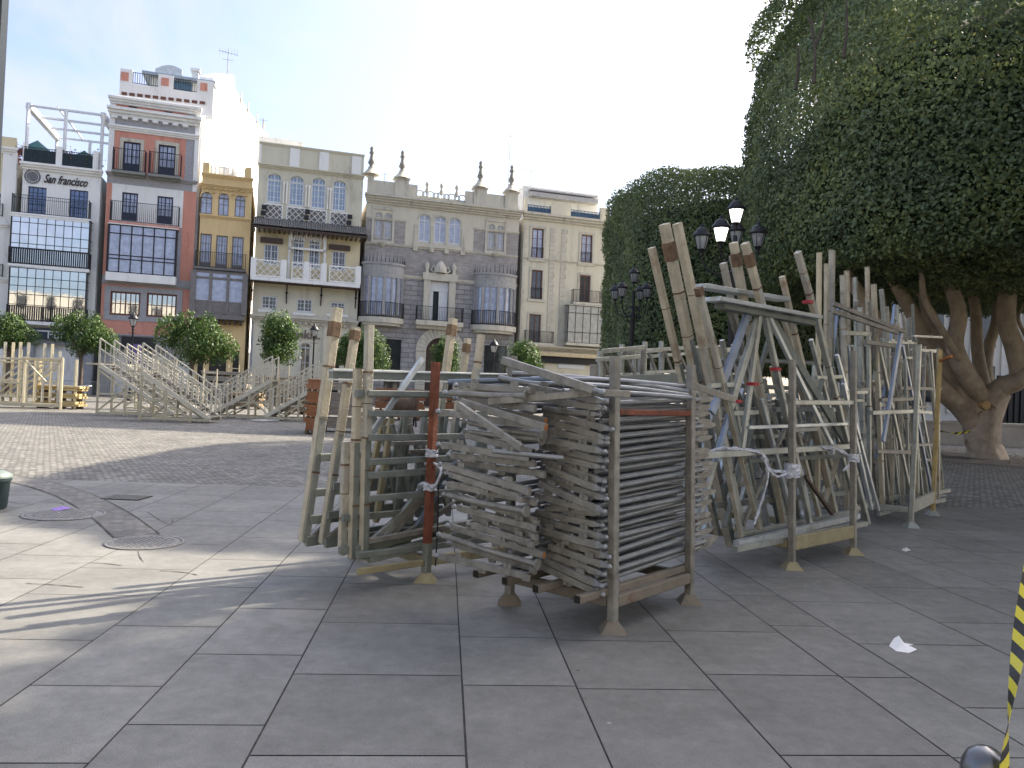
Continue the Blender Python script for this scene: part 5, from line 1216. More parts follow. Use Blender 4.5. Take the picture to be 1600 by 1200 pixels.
f = Frame(OL, .06, 'trestle_frame', 'left ladder frame with a pale post pair and a shorter tan post', GL_)
f.post(559,576,551,873,.066,TAN,4); f.post(752,523,742,600,.062,TAN,1); f.post(690,640,676,850,.05,GREEN,1)
f.rail(556,615,740,617,.055,GREEN); f.rail(556,860,700,820,.07,GREEN)
f = Frame(OL, 0, 'ladder_frame', 'left ladder frame with seven grey green rungs around the rusty post', GL_, 'steel frame')
f.post(577,508,569,873,.068,TANG,5); f.post(757,640,752,835,.055,GREEN,1)
for y0, y1 in ((646,647),(684,681),(722,713),(743,730),(779,764)): f.rail(577,y0,757,y1,.048,GREEN,.04)
f.rail(575,614,717,617,.042,GREEN); f.rail(576,872,760,826,.075,GREEN,.05)
f.rail(577,845,757,812,.04,GALVD)
for x0,y0,x1,y1,w,mt in ((577,868,712,700,.05,GALV),(590,860,700,732,.05,GALVD),(578,868,742,768,.045,GALVD),(660,560,572,690,.04,SILV),(715,720,640,840,.045,BLUEG:=mat('blue_zinc',(.22,.27,.36),.35,.4,.2,5)),(580,845,735,705,.035,GALV)): f.brace(x0,y0,x1,y1,w,mt,off=.05)
for k, (xs_) in enumerate(((612,653,587,816),(639,653,622,816),(600,655,560,820),(664,650,640,818),(690,650,668,812),(712,648,700,806))):
    f = Frame(OL, .2+.07*k, 'ladder_frame', 'narrow yellow green frame seen through the left rungs', GL_); f.post(*xs_,.05,YEL if k % 2 == 0 else GREEN,1); f.post(xs_[0]+22+k*4,xs_[1]-2,xs_[2]+30,xs_[3]-8,.04,GREEN,0)
    f.rail(xs_[0],xs_[1]+40+k*13,xs_[0]+70,xs_[1]+38+k*12,.035,GALVD)
    f.brace(xs_[0],xs_[1]+10,xs_[2]+60,xs_[3]-20,.035,GALVD if k % 2 else GREEN)
# rack under the left frames
LA = G(665, 908); 
def Lk(a, b, z): return LA + QE*a + QN*b + ((P(681,566,LA.y)-LA).normalized())*z
HL = (P(681,566,LA.y)-LA).length
t = rack('frame_rack', Lk, 1.25, 1.0, HL, .16, 'left steel rack with a rusty red post carrying the leaning ladder frames', GREEN, YEL, hs=[HL,1.1,.9,.9], topm=(0,RUST,.30))
m = MB(); m.bar(Lk(-.62,.0,.15), Lk(-.04,.0,.15), .035,.05); t.part('base_rail', m, YEL)
m = MB(); m.bar(Lk(-.6,.05,.26), Lk(1.2,.05,.26), .05,.05); t.part('base_rail', m, GREEN)
# strap and tape on the red post
m = MB(); m.tube(smooth([Lk(.05,-.04,.82), Lk(.055,-.05,.5), Lk(.06,-.04,.12)],4), .006, 6); single('ratchet_strap', m, BLK, 'thin black strap hanging down behind the rusty red post', 'strap')
m = MB(); 
c0 = Lk(0,0,HL*.50)
def wrapband(c, r, h, seed, mt, label, tails=()):
    rr = random.Random(seed); m = MB(); n = 18; rows = 9; vs = []
    for j in range(rows):
        for i in range(n):
            a = 2*pi*i/n; k = r*(1+.22*rr.random()); vs.append((c.x+k*math.cos(a), c.y+k*math.sin(a), c.z+h*(j/(rows-1)-.5)+rr.uniform(-.008,.008)))
    m.add(vs, [(j*n+i, j*n+(i+1)%n, (j+1)*n+(i+1)%n, (j+1)*n+i) for j in range(rows-1) for i in range(n)])
    for tl in tails:
        pts = smooth([Vector(p) for p in tl], 5); 
        for q in range(3): m.tube([p+Vector((rr.uniform(-.008,.008), rr.uniform(-.008,.008), rr.uniform(-.012,.012))) for p in pts], .006+.006*rr.random(), 5)
    single('plastic_wrap', m, mt, label, 'plastic wrap')
wrapband(Lk(0,0,HL*.585), .045, .06, 1, WRAP, 'white plastic tape band round the rusty red post')
wrapband(Lk(0,0,HL*.43), .05, .05, 2, WRAP, 'knotted plastic film tying the braces to the rusty red post', [[P(676,765,LA.y-.06), P(660,755,LA.y), P(645,775,LA.y+.1), P(600,835,LA.y+.25)], [P(676,765,LA.y-.06), P(690,735,LA.y-.05), P(672,720,LA.y)]])

# --- right rack
OR_ = Vector((1.75, 6.57, 0)); GR_ = 'leaning trestle frames in the right rack'
f = Frame(OR_, 0, 'trestle_frame', 'front bright zinc trestle with a wide top channel and red straps', GR_)
f.post(1092,453,1188,826,.06,TANG,2,(.05,.07)); f.post(1164,380,1192,482,.075,TAN,2,(.22,.12)); f.post(1192,482,1268,830,.06,GALV,3); f.post(1246,394,1274,492,.07,TANG,2); f.post(1274,492,1356,818,.062,GALV,4)
f.rail(1112,467,1274,496,.035,SILV,.16,-.05,'top_channel'); f.rail(1124,478,1268,505,.05,GREEN,.1,-.01,'channel_web')
f.rail(1168,668,1322,662,.03,SILV); f.rail(1090,712,1335,697,.055,GALV,.05); f.rail(1150,850,1340,806,.06,SILV,.06)
f.brace(1188,486,1140,640,.075,GALV,.0); f.brace(1170,486,1112,645,.08,BLUEG,.03); f.brace(1196,484,1302,700,.045,SILV,-.02); f.brace(1140,640,1120,720,.05,BLUEG,.02); f.brace(1200,490,1330,705,.09,GREEN,.03)
f.brace(1188,486,1160,700,.05,GALV,-.02); f.brace(1258,744,1300,803,.035,DKW,-.06)
f.rail(1148,858,1352,818,.05,GALV,.06,-.1)
for x, y in ((1212,577),(1262,472),(1176,600),(1150,627)):
    p = f.q(x,y,-.03); m = MB(); m.bar(p-Vector((0,0,.014)), p+Vector((0,0,.014)), .085,.085,up=QE); f.t.part('red_strap', m, RED)
f = Frame(OR_, .16, 'trestle_frame', 'second right trestle, three tan posts behind the front one', GR_)
f.post(1058,349,1162,839,.078,TAN,4); f.post(1146,379,1227,822,.075,TAN,3,(.22,.12)); f.post(1222,432,1307,807,.06,TAN,3)
f.rail(1092,447,1225,468,.04,SILV,.14,0,'top_channel'); f.rail(1168,720,1320,712,.04,GREEN); f.rail(1150,836,1330,800,.05,GALV)
f.brace(1135,470,1235,800,.05,GALVD); f.brace(1240,640,1160,820,.04,GALVD); f.brace(1210,640,1300,640,.045,GREEN)
f = Frame(OR_, .32, 'trestle_frame', 'third right trestle whose thick near post is the tallest of all', GR_)
f.post(1038,350,1143,852,.092,TAN,5,(.32,.16)); f.post(1130,411,1203,760,.065,TANG,3); f.post(1280,395,1277,780,.055,mat('pale_lit_post',(.52,.47,.34),.6,0,.15,4),1); f.post(1240,560,1296,770,.05,TAN,1)
f.rail(1100,640,1310,640,.045,GALV); f.rail(1120,790,1320,770,.05,GREEN)
f.brace(1210,500,1130,780,.05,GREEN); f.brace(1225,500,1310,760,.06,TAN)
f = Frame(OR_, .48, 'trestle_frame', 'fourth right trestle starting with the leftmost leaning post', GR_)
f.post(1018,387,1122,835,.066,TAN,4); f.post(1143,400,1220,740,.05,TANG,3); f.post(1236,560,1290,740,.055,TAN,1)
f.rail(1110,600,1300,610,.045,GREEN); f.rail(1110,760,1300,745,.05,GALV)
f.brace(1130,560,1220,780,.05,GREEN)
f = Frame(OR_, .64, 'trestle_frame', 'fifth right trestle with two upright posts at the middle of the rack', GR_)
f.post(1300,391,1296,790,.07,TANG,3); f.post(1291,412,1290,700,.05,TAN,2); f.post(1105,528,1135,700,.05,TAN,2); f.post(1125,540,1180,740,.05,TAN,1)
f.rail(1100,560,1290,568,.04,GREEN); f.rail(1125,690,1310,680,.045,GREEN)
f.brace(1150,560,1250,750,.055,GALVD)
lab = 'one of many dull frames packed behind the front right trestles'
for k in range(10):
    f = Frame(OR_, .8+.13*k, 'trestle_frame', lab, 'packed frames at the back of the right rack'); x = 1085+k*19+random.uniform(-8,8); s_ = random.uniform(.05,.26); yb = 800-k*7
    f.post(x, 575+random.uniform(-40,20), x+s_*220, yb, .05, random.choice((TANG,GREEN,GALVD,YEL)), 1); x2 = x+75+random.uniform(-12,20); f.post(x2, 585+random.uniform(-50,20), x2+s_*190, yb-12, .05, random.choice((TANG,GREEN,GALVD,GALV)), 1)
    yy = random.uniform(610,720); f.rail(x+8, yy, x2+18, yy-3, .045, random.choice((GALV,GREEN,GALVD))); f.brace(x+15, 620, x2+20, yb-30, .045, random.choice((GALV,GREEN,BLUEG,GALVD))); f.rail(x+s_*200, yb-8, x2+s_*180, yb-22, .05, GALVD)
for k in range(36):
    f = Frame(OR_, .06+.02*k, 'brace_post', 'leaning steel member inside the right rack behind the front trestle', 'members between the right trestles', 'steel member'); x = 1108+(k*7%36)*6.2+random.uniform(-4,4); yt = random.uniform(530,690); s_ = random.choice((.2,.24,.17,-.25))
    f.post(x-(830-yt)*s_*.1, yt, x+(840-(k*7%36)*1.3-yt)*s_, 840-(k*7%36)*1.3, .048, random.choice((GALV,GALV,SILV,GREEN,TANG)), 1)
    if k % 3 == 0: f.rail(x, yt+60, x+40, yt+58, .04, GALV)
RA = G(1237, 889); RB = G(1333, 866); re_ = (RB-RA).normalized(); rn = Vector((-re_.y, re_.x, 0)); ru = (P(1238,562,RA.y)-RA).normalized(); wR = (RB-RA).length
def Rr(a, b, z): return RA + re_*a + rn*b + ru*z
HRR = (P(1238,562,RA.y)-RA).length
t = rack('frame_rack', Rr, wR, 1.35, HRR, .22, 'right steel rack on ochre base beams holding the tallest leaning frames', GALVD, YEL, hs=[HRR, 2.1, 1.2, 2.0])
m = MB(); m.bar(Rr(.04,0,.235), Rr(wR-.04,0,.235), .05,.13, up=(0,0,1)); t.part('base_beam', m, YEL)
m = MB(); m.bar(Rr(0,0,HRR*.795), Rr(wR,0,HRR*.81), .035,.045); t.part('top_rail', m, GALV)
c1_ = Rr(0,0,HRR*.47)
wrapband(c1_, .065, .13, 5, WRAP, 'crumpled plastic film wound round the near post of the right rack', [[c1_, P(1205,735,7.0), P(1190,708,6.9), P(1140,700,6.7), P(1105,706,6.5)], [P(1192,712,6.9), P(1200,745,6.9), P(1185,800,6.9), P(1178,818,6.8)], [c1_, P(1213,745,7.0), P(1190,715,6.9)]])
wrapband(Rr(wR,0,HRR*.515), .055, .08, 6, WRAP, 'plastic film tied to the far post of the right rack', [[Rr(wR,0,HRR*.5), P(1310,703,7.9), P(1285,700,7.7)], [Rr(wR,0,HRR*.5), P(1335,720,8.0), P(1318,735,7.9)]])

# --- farther right rack
O2 = Vector((4.08, 9.24, 0)); G2_ = 'upright frames in the far right rack'
tops = [(1317,430),(1323,423),(1336,433),(1338,470),(1355,417),(1365,444),(1377,452),(1393,500),(1402,505),(1414,516),(1344,480),(1385,480)]
bots = [(1325,800),(1330,795),(1345,800),(1372,805),(1362,790),(1380,800),(1408,797),(1395,800),(1412,795),(1436,790),(1350,790),(1420,780)]
labs = ['far right rack frame with the first pale post beside the middle gap', 'far right frame with a slim post just behind the pale one', 'far right frame with a dark jointed post', 'far right frame leaning outward over the front edge', 'tallest post of the far right rack', 'far right frame with a knobbed post top', 'far right frame with a tapering post top', 'far right frame with a blue zinc cross brace', 'far right frame near the outer corner', 'outermost upright frame of the far right rack', 'far right frame with short square brackets', 'far right frame carrying the top rail']
for k, (a, c) in enumerate(zip(tops, bots)):
    f = Frame(O2, .0+.11*((k*5) % 12), 'upright_frame', labs[k], G2_)
    f.post(a[0],a[1],c[0],c[1],.066,(TANG,TAN,GALV,GALVD)[k%4 if k not in (4,5) else 1],4)
    w_ = 40+12*(k%3); x2 = a[0]+w_; f.post(x2, max(a[1],520)+k*3, c[0]+w_*.85, c[1]-12, .05, (GALV,GALVD,TANG)[k%3], 1)
    y = 520+(k*37)%210; f.rail(a[0]+(c[0]-a[0])*.3, y, x2+(c[0]-a[0])*.3, y+2, .05, (GALV,GREEN,GALVD)[k%3]); f.rail(a[0]+(c[0]-a[0])*.7, y+90 if y < 650 else y-80, x2, y+88 if y < 650 else y-82, .045, GALVD)
    f.rail(c[0], c[1]-2, c[0]+w_, c[1]-14, .06, GALV)
    f.brace(a[0]+8, max(a[1],540), c[0]+w_*.7, c[1]-20, .05, (BLUEG,GALV,GALVD,GREEN)[k%4])
f = Frame(O2, -.05, 'cross_rail', 'bolted horizontal rails joining the far right frames near their tops', G2_, 'steel rail')
f.rail(1300,474,1412,518,.05,GALVD); f.rail(1300,486,1402,520,.05,GALVD); f.rail(1352,534,1396,541,.05,GALVD); f.rail(1362,645,1437,642,.05,GALV); 
f.brace(1408,520,1380,690,.07,BLUEG)
for k in range(32):
    f = Frame(O2, .04+.04*k, 'brace_post', 'slim steel member standing among the far right frames', 'members between the far right frames', 'steel member'); x = 1302+(k*7%32)*4; yt = random.uniform(470,600); s_ = random.choice((.03,.1,.14,-.12))
    f.post(x, yt, x+(795-(k%5)*4-yt)*s_, 798-(k*7%32)*.6, .042, random.choice((GALV,GALVD,GREEN,TANG,BLUEG)), 1)
    if k % 3 == 0: f.rail(x, yt+50, x+45, yt+52, .035, GALV)
M1 = G(1423, 824); M2 = G(1457, 805); me_ = (M2-M1).normalized(); mn_ = Vector((-me_.y, me_.x, 0)); mu = Vector((.012,0,1)).normalized()
def Mk(a, b, z): return M1 + me_*a + mn_*b + mu*z
HM = (P(1424,538,M1.y)-M1).length
t = rack('frame_rack', Mk, (M2-M1).length, 1.3, HM, .22, 'farthest right steel rack with a yellow rusted corner post', [GALV, mat('yellow_rusted_post', (.40,.30,.13), .75, 0, .3, 4, stain=(.3,.3,.27), stain_scale=2), GALV, GALV], GALV, hs=[HM, HM*1.02, HM*.9, HM*.9])
m = MB(); m.bar(Mk(.04,0,.3), Mk((M2-M1).length-.04,0,.3), .05,.1, up=(0,0,1)); t.part('base_beam', m, GALV)
m = MB(); m.bar(Mk((M2-M1).length,0,HM*.95), Mk((M2-M1).length-.35,-.2,HM*.97), .04); t.part('top_arm', m, ORST)

# --- frames standing mid distance between the racks
OM = P(940, 600, 13.0); OM.z = 0; GM_ = 'distant frames behind the tube stack'
for k, (x, yt, dx) in enumerate(((938,548,0),(972,538,-3),(1008,534,-5),(1033,533,-1),(990,545,4),(1058,540,0),(1080,536,0),(1100,538,2))):
    f = Frame(OM, .5*k*.8, 'distant_frame', 'pale frame standing behind the stacked tubes near the second clipped tree', GM_)
    f.post(x, yt, x+dx, 668, .09, GALV, 1); f.post(x+28, yt+8, x+28+dx, 665, .07, TANG, 0); f.rail(x-6, yt+14, x+62, yt+9, .07, GALV); f.rail(x-4, yt+48, x+50, yt+46, .06, GALV); f.brace(x+4, yt+12, x+40, 640, .07, GALVD); f.rail(x-2, 655, x+50, 650, .08, GALV)
f = Frame(OM, .2, 'distant_frame', 'distant pale frame with one long sloping top rail', GM_); f.rail(941,549,1006,543,.08,GALV); f.post(943,549,940,665,.08,GALVD,0); f.post(1006,543,1000,665,.08,GALVD,0); f.brace(975,550,1000,600,.06,GALVD)

# ------------------------------------------------------------------ distant timber stairs and stacks
def local(px, py, rz):
    g = G(px, py); c, s_ = math.cos(rz), math.sin(rz)
    return g, (lambda x, y, z: Vector((g.x + x*c - y*s_, g.y + x*s_ + y*c, z)))
def stair(px, py, rz, L, H, W, flip, label, mt=CRMP, n=11, hr=1.05):
    """flight climbing from x=L (ground) to x=0 (top), or reversed when flip"""
    g, f = local(px, py, rz); t = T('stair_unit', g, label, 'stairs', 'grandstand stairs parked in the square')
    X = (lambda v: L-v) if flip else (lambda v: v)
    for y in (0, W):
        m = MB(); m.bar(f(X(0),y,H), f(X(L),y,.12), .07,.16, up=(0,0,1)); t.part('stringer', m, WPNT)
        m = MB(); m.bar(f(X(0),y,H+hr), f(X(L),y,hr+.1), .05); m.bar(f(X(0),y,H+hr*.62), f(X(L),y,hr*.62+.1), .04)
        for i in range(15):
            q = i/14; m.bar(f(X(L*q),y,H*(1-q)+.15*q+.08), f(X(L*q),y,(H+hr)*(1-q)+(hr+.1)*q-.02), .06 if i % 4 == 0 else .028)
        t.part('handrail', m, WPNT)
        for q in (0, .36, .72):
            m = MB(); m.bar(f(X(L*q),y+.001,0), f(X(L*q),y,H*(1-q)+.1), .08); t.part('leg', m, mt)
        m = MB(); m.bar(f(X(0),y,.1), f(X(L),y,.1), .07); m.bar(f(X(0),y,H*.42), f(X(L*.5),y,H*.42), .06); t.part('base_rail', m, mt)
        m = MB(); m.bar(f(X(0),y,.15), f(X(L*.36),y,H*.55), .06); m.bar(f(X(0),y,H*.9), f(X(L*.36),y,H*.5), .06); m.bar(f(X(L*.36),y,H*.4), f(X(L*.72),y,.15), .06); t.part('brace', m, mt)
    for i in range(n):
        q = (i+.5)/n; m = MB(); x0 = X(L*q-.15); x1 = X(L*q+.15); m.bar(f((x0+x1)/2,.05,H*(1-q)+.15*q), f((x0+x1)/2,W-.05,H*(1-q)+.15*q), .28,.045); t.part('tread', m, GALVD)
    m = MB(); m.bar(f(X(-.25),.04,H+.03), f(X(-.25),W-.04,H+.03), .6,.06); t.part('landing', m, mt)
stair(218, 657, R(2), 2.5, 1.75, 1.1, False, 'nearer grandstand stair unit at the left with white handrails')
stair(151, 648, R(0), 3.1, 2.0, 1.1, False, 'leftmost grandstand stair unit, its tall handrail top at the left')
stair(194, 640, R(1), 3.5, 2.1, 1.1, False, 'rear grandstand stair unit reaching farthest right')
stair(328, 652, R(2), 2.5, 1.65, 1.0, True, 'stair unit climbing right towards the middle timber stack')
stair(413, 656, R(1), 2.2, 1.5, 1.0, True, 'stair unit climbing right beside the red brown timber stack')
def board_stack(px, py, rz, Lx, Wy, H, mt, label, layers=14, gaps=4, over=None):
    g, f = local(px, py, rz); t = T('timber_stack', g, label, 'timber stack', 'stacks of boards in the square'); rr = random.Random(int(px)); z_ = .12
    for i in range(3): m = MB(); x = Lx*(.1+.4*i); m.bar(f(x,0,.06), f(x,Wy,.06), .1,.11); t.part('bearer', m, WOODD)
    lh = (H-.12)/layers
    for i in range(layers):
        if gaps and i % gaps == gaps-1:
            for q in (.12,.5,.88): m = MB(); m.bar(f(Lx*q,.05,z_+lh*.5), f(Lx*q,Wy-.05,z_+lh*.5), .1, lh*.9); t.part('spacer', m, WOODD)
        else:
            m = MB(); k = 5; j0 = rr.uniform(-.06,.06)
            for j in range(k): m.bar(f(j0+rr.uniform(-.03,.03),Wy*(j+.5)/k,z_+lh*.5), f(Lx+j0+rr.uniform(-.06,.06),Wy*(j+.5)/k,z_+lh*.5), Wy/k*.93, lh*.88, up=(0,0,1))
            t.part('board_layer', m, mt)
        z_ += lh
    return t
GWOOD = mat('grey_boards', (.33,.30,.25), .8, 0, .3, 5, .3, 30, streak=(1,1,6))
board_stack(312, 628, R(2), 3.2, 1.6, 2.3, GWOOD, 'grey and yellow board stack behind the first stairs', 18, 4)
board_stack(398, 628, R(3), 3.0, 1.6, 2.25, WOOD, 'brownish board stack behind the middle stairs', 16, 4)
board_stack(452, 634, R(3), 2.6, 1.6, 2.2, GWOOD, 'board stack with a yellow top just left of the red brown stack', 16, 5)
board_stack(476, 678, R(12), .46, .9, 1.72, WOODR, 'near stack of red brown boards beside the leaning posts', 34, 9)
board_stack(501, 674, R(12), 1.3, .9, 1.68, GWOOD, 'pale board stack partly hidden behind the two tallest posts', 22, 6)
board_stack(585, 655, R(10), 2.4, 1.2, 1.55, WOODR, 'red brown board stack seen through the left ladder frame', 20, 6)
board_stack(680, 655, R(10), 2.4, 1.2, 1.45, WOODR, 'red brown board stack just right of the rusty post', 18, 6)
for i_, (px_, py_, l_) in enumerate(((262,628,'low board stack behind the handrails of the left stairs'),(352,638,'low board stack under the middle stairs'),(372,622,'rear board stack between the two timber stacks'),(440,646,'low board stack in front of the middle stairs'))):
    board_stack(px_, py_, R(2), 1.9, 1.1, (1.1,.95,2.1,.8)[i_], (GWOOD, WOOD)[i_%2], l_, (9,8,16,7)[i_], 3)
for i_ in range(9):
    g, fl = local(318+i_*19, 634-i_%3*3, R(3)); t = T('standing_frame', g, 'beige frame standing against the board stacks in the middle distance', 'steel frame', 'beige frames by the board stacks'); h_ = (2.3,1.5,2.9,1.8)[i_%4]; m = MB()
    for x_ in (0,.8): m.bar(fl(x_,-.2,0), fl(x_,-.2,h_), .07); 
    m.bar(fl(0,-.2,h_*.9), fl(.8,-.2,h_*.9), .06); m.bar(fl(0,-.2,h_*.45), fl(.8,-.2,h_*.45), .06); m.bar(fl(0,-.2,.1), fl(.8,-.2,h_*.85), .05); t.part('frame_bars', m, (CRMP,WPNT)[i_%2])
# dark coiled machinery between the stacks
g, fl = local(610, 665, R(15)); t = T('cable_reel', g, 'dark reel with a thin crank standing between the red brown board stacks', 'reel')
m = MB(); c0 = fl(.5,0,.85); 
for sx in (0, .9): m.tube([fl(.05+sx,0,.85), fl(.1+sx,0,.85)], .55, 20)
m.tube([fl(.1,0,.85), fl(.95,0,.85)], .42, 18); t.part('drum', m, WOODD); m = MB()
for sx in (0,1.0): m.bar(fl(sx,-.4,0), fl(sx,0,.9), .06); m.bar(fl(sx,.4,0), fl(sx,0,.9), .06)
m.bar(fl(-.3,-.1,.95), fl(.15,-.3,1.4), .03); t.part('stand', m, IRON)
# far left rack of frames
g, fl = local(35, 638, R(3)); GF = 'frames and boards in the far left rack'
t = T('frame_rack', g, 'far left rack with cream uprights and yellow boards at its foot', 'rack')
for x in (-2.2, 0, 1.6): 
    for y in (0, 1.2): m = MB(); m.bar(fl(x,y,0), fl(x,y,2.25), .11); t.part('post', m, CRMP)
m = MB(); m.bar(fl(-2.2,0,.18), fl(1.6,0,.18), .12,.16); m.bar(fl(-2.2,0,2.15), fl(1.6,0,2.15), .08,.1); m.bar(fl(-2.2,1.2,.18), fl(1.6,1.2,.18), .12,.16); m.bar(fl(-2.2,0,1.1), fl(0,0,1.1), .08); t.part('rail', m, CRMP)
rf = random.Random(8)
for k in range(6):
    y = .15+.17*k; x = -2.0+.25*k; t = T('standing_frame', fl(x,y,.3), 'cream frame upright in the far left rack', 'steel frame', GF); w_ = 1.7; h = rf.choice((2.6,2.9,2.9,2.2))
    for xx in (x, x+w_): m = MB(); m.bar(fl(xx,y,.27), fl(xx,y,h), .12, .06); t.part('post', m, (CRMP,TANG)[k%2])
    m = MB(); m.bar(fl(x,y,.5), fl(x+w_,y,.5), .06,.08); m.bar(fl(x,y,1.2), fl(x+w_,y,1.2), .06,.08); m.bar(fl(x,y,2.0), fl(x+w_,y,2.0), .06,.08); t.part('rail', m, CRMP)
    m = MB(); m.bar(fl(x,y,.5), fl(x+w_,y,1.9), .05,.07); t.part('brace', m, WPNT)
t = T('standing_frame', fl(.5,-.1,.2), 'outer cream frame with two diagonal braces at the right end of the far left rack', 'steel frame', GF)
m = MB(); m.bar(fl(.0,-.12,2.2), fl(1.65,-.12,2.2), .06); m.bar(fl(1.65,-.12,.3), fl(1.65,-.12,2.3), .09); m.bar(fl(.9,-.12,1.4), fl(1.6,-.12,2.15), .06); m.bar(fl(.1,-.12,2.1), fl(1.0,-.12,1.2), .07); t.part('outer_frame', m, CRMP)
board_stack(52, 637, R(3), 1.9, .9, 1.05, mat('yellow_boards', (.42,.33,.17), .75, 0, .25, 5, streak=(1,1,6)), 'low yellow board stack inside the far left rack', 8, 3)
# crowd barriers
def barrier(px, py, rz, w_, label, grp='crowd barriers along the far side', mt=None):
    g, f = local(px, py, rz); t = T('crowd_barrier', g, label, 'barrier', grp); mt = mt or GALV
    m = MB(); m.tube(smooth([f(0,0,.08),f(0,0,1.0),f(.08,0,1.1),f(w_-.08,0,1.1),f(w_,0,1.0),f(w_,0,.08)],3), .022, 6); m.tube([f(0,0,.25),f(w_,0,.25)], .02, 6); t.part('frame', m, mt)
    m = MB(); k = int(w_/.13)
    for i in range(1,k): m.tube([f(w_*i/k,0,.25), f(w_*i/k,0,1.1)], .008, 4)
    t.part('bar_grid', m, mt)
    for x in (.25, w_-.25): m = MB(); m.bar(f(x,-.3,.03), f(x,.3,.03), .04,.02); m.bar(f(x,0,.03), f(x,0,.25), .03); t.part('foot', m, mt)
for k in range(7): barrier(-30+k*42, 610.5-(-30+k*42)*0+k*1.7, R(3), 2.25, 'steel crowd barrier in the row before the shops')
for k, px in enumerate((1472, 1508)): barrier(px, 694+k*1.5, R(8), 1.2, 'steel barrier %s the big tree trunk' % ('left of' if k == 0 else 'touching'), 'barriers by the big tree', IRON)
barrier(1562, 698, R(5), 1.8, 'pale barrier right of the big tree trunk', 'barriers by the big tree', WPNT)
barrier(1604, 690, R(5), 2.0, 'barrier cut off by the right edge behind the big tree', 'barriers by the big tree', IRON)
# low wall and dark gate behind the big tree
WALLM = mat('beige_low_wall', (.36,.32,.27), .85, 0, .12, 1.5)
m = MB(); m.box(9.5, 44, 36, 36.4, 0, 1.0); m.box(9.4, 44.1, 35.95, 36.45, 1.003, 1.1); single('low_wall', m, WALLM, 'low beige wall running behind the big tree', 'wall')
m = MB(); 
for i in range(60): m.box(24+i*.3, 24.05+i*.3, 38, 38.05, 0, 3.4)
m.box(24, 42, 37.98, 38.07, 3.3, 3.45); m.box(24, 42, 38.08, 38.2, 0, 2.9); single('dark_fence', m, BLK, 'dark iron fence screen at the far right behind the wall', 'fence')
# tape between posts by the tree
def hazard(name='hazard_tape'):
    m = bpy.data.materials.new(name); m.use_nodes = True; n = m.node_tree.nodes; l = m.node_tree.links; b = n['Principled BSDF']; b.inputs['Roughness'].default_value = .35
    a = n.new('ShaderNodeAttribute'); a.attribute_name = 'along'; w_ = n.new('ShaderNodeMath'); w_.operation = 'FRACT'; l.new(a.outputs['Fac'], w_.inputs[0]); g = n.new('ShaderNodeMath'); g.operation = 'GREATER_THAN'; g.inputs[1].default_value = .5; l.new(w_.outputs[0], g.inputs[0])
    mx = n.new('ShaderNodeMix'); mx.data_type = 'RGBA'; mx.inputs['A'].default_value = (.03,.03,.03,1); mx.inputs['B'].default_value = (.62,.55,.05,1); l.new(g.outputs[0], mx.inputs['Factor']); l.new(mx.outputs['Result'], b.inputs['Base Color']); return m
HAZ = hazard()
def tape(pts, w_, twist, period, label, skew=.5):
    pts = smooth([Vector(p) for p in pts], 12); m = MB(); vs = []; al = []; s_ = 0
    for i, p in enumerate(pts):
        if i: s_ += (p-pts[i-1]).length
        d = (pts[min(i+1,len(pts)-1)]-pts[max(i-1,0)]).normalized(); a = twist*s_; n1 = d.cross(Vector((0,1,0.1))).normalized(); n2 = d.cross(n1)
        o = (n1*math.cos(a)+n2*math.sin(a))*w_/2
        vs += [p-o, p+o]; al += [s_/period, s_/period+skew]
    m.add(vs, [(2*i, 2*i+1, 2*i+3, 2*i+2) for i in range(len(pts)-1)])
    o = single('barrier_tape', m, HAZ, label, 'tape'); at = o.data.attributes.new('along', 'FLOAT', 'POINT'); at.data.foreach_set('value', al)
    sm = o.modifiers.new('thickness', 'SOLIDIFY'); sm.thickness = .0006
tape([P(1458,671,25), P(1490,677,25), P(1516,674,25)], .09, 3, .25, 'black and yellow tape strung between barriers by the big tree')
# bollard with tape at the lower right
bb = P(1540, 1203, 1.30); H0 = bb.z
m = MB(); m.lathe((bb.x,bb.y,0), [(.05,0),(.05,.01),(.036,.02),(.034,H0-.03),(.038,H0-.02),(.038,H0),(.036,H0+.012),(.028,H0+.028),(.014,H0+.037),(.001,H0+.04)], 28); 
single('bollard', m, mat('brushed_steel', (.16,.165,.175), .3, .8, .2, 12), 'round topped steel bollard at the lower right corner', 'bollard')
tape([P(1566,1260,1.24), P(1569,1200,1.26), P(1574,1140,1.27), P(1583,1070,1.3), P(1596,985,1.34), P(1606,925,1.37), P(1618,850,1.4)], .026, 7, .042, 'twisted black and yellow barrier tape rising from the steel bollard')
# dark lamp column at the left edge
pc = P(-2, 600, 3.0); 
m = MB(); m.lathe((pc.x-.11,pc.y,0), [(.1,0),(.1,.5),(.065,.6),(.05,2.0),(.05,4.6)], 24); m.box(pc.x-.056, pc.x-.050, pc.y-.02, pc.y+.02, .7, 4.6)
single('lamp_column', m, mat('dark_blue_grey_paint', (.03,.04,.055), .35, .1, .1), 'dark painted column cut off by the left edge', 'column')
# small bin at the left edge
gb = G(-14, 795); t = T('litter_bin', gb, 'low dark green bin with a lid at the left edge', 'bin'); GB_ = mat('bin_green', (.04,.065,.07), .5)
m = MB(); m.lathe((gb.x,gb.y,0), [(.13,0),(.15,.02),(.17,.3),(.185,.31),(.185,.34)], 24); t.part('body', m, GB_)
m = MB(); m.lathe((gb.x,gb.y,.345), [(.19,0),(.19,.03),(.12,.07),(.001,.08)], 24); t.part('lid', m, mat('bin_lid', (.14,.18,.17), .5))
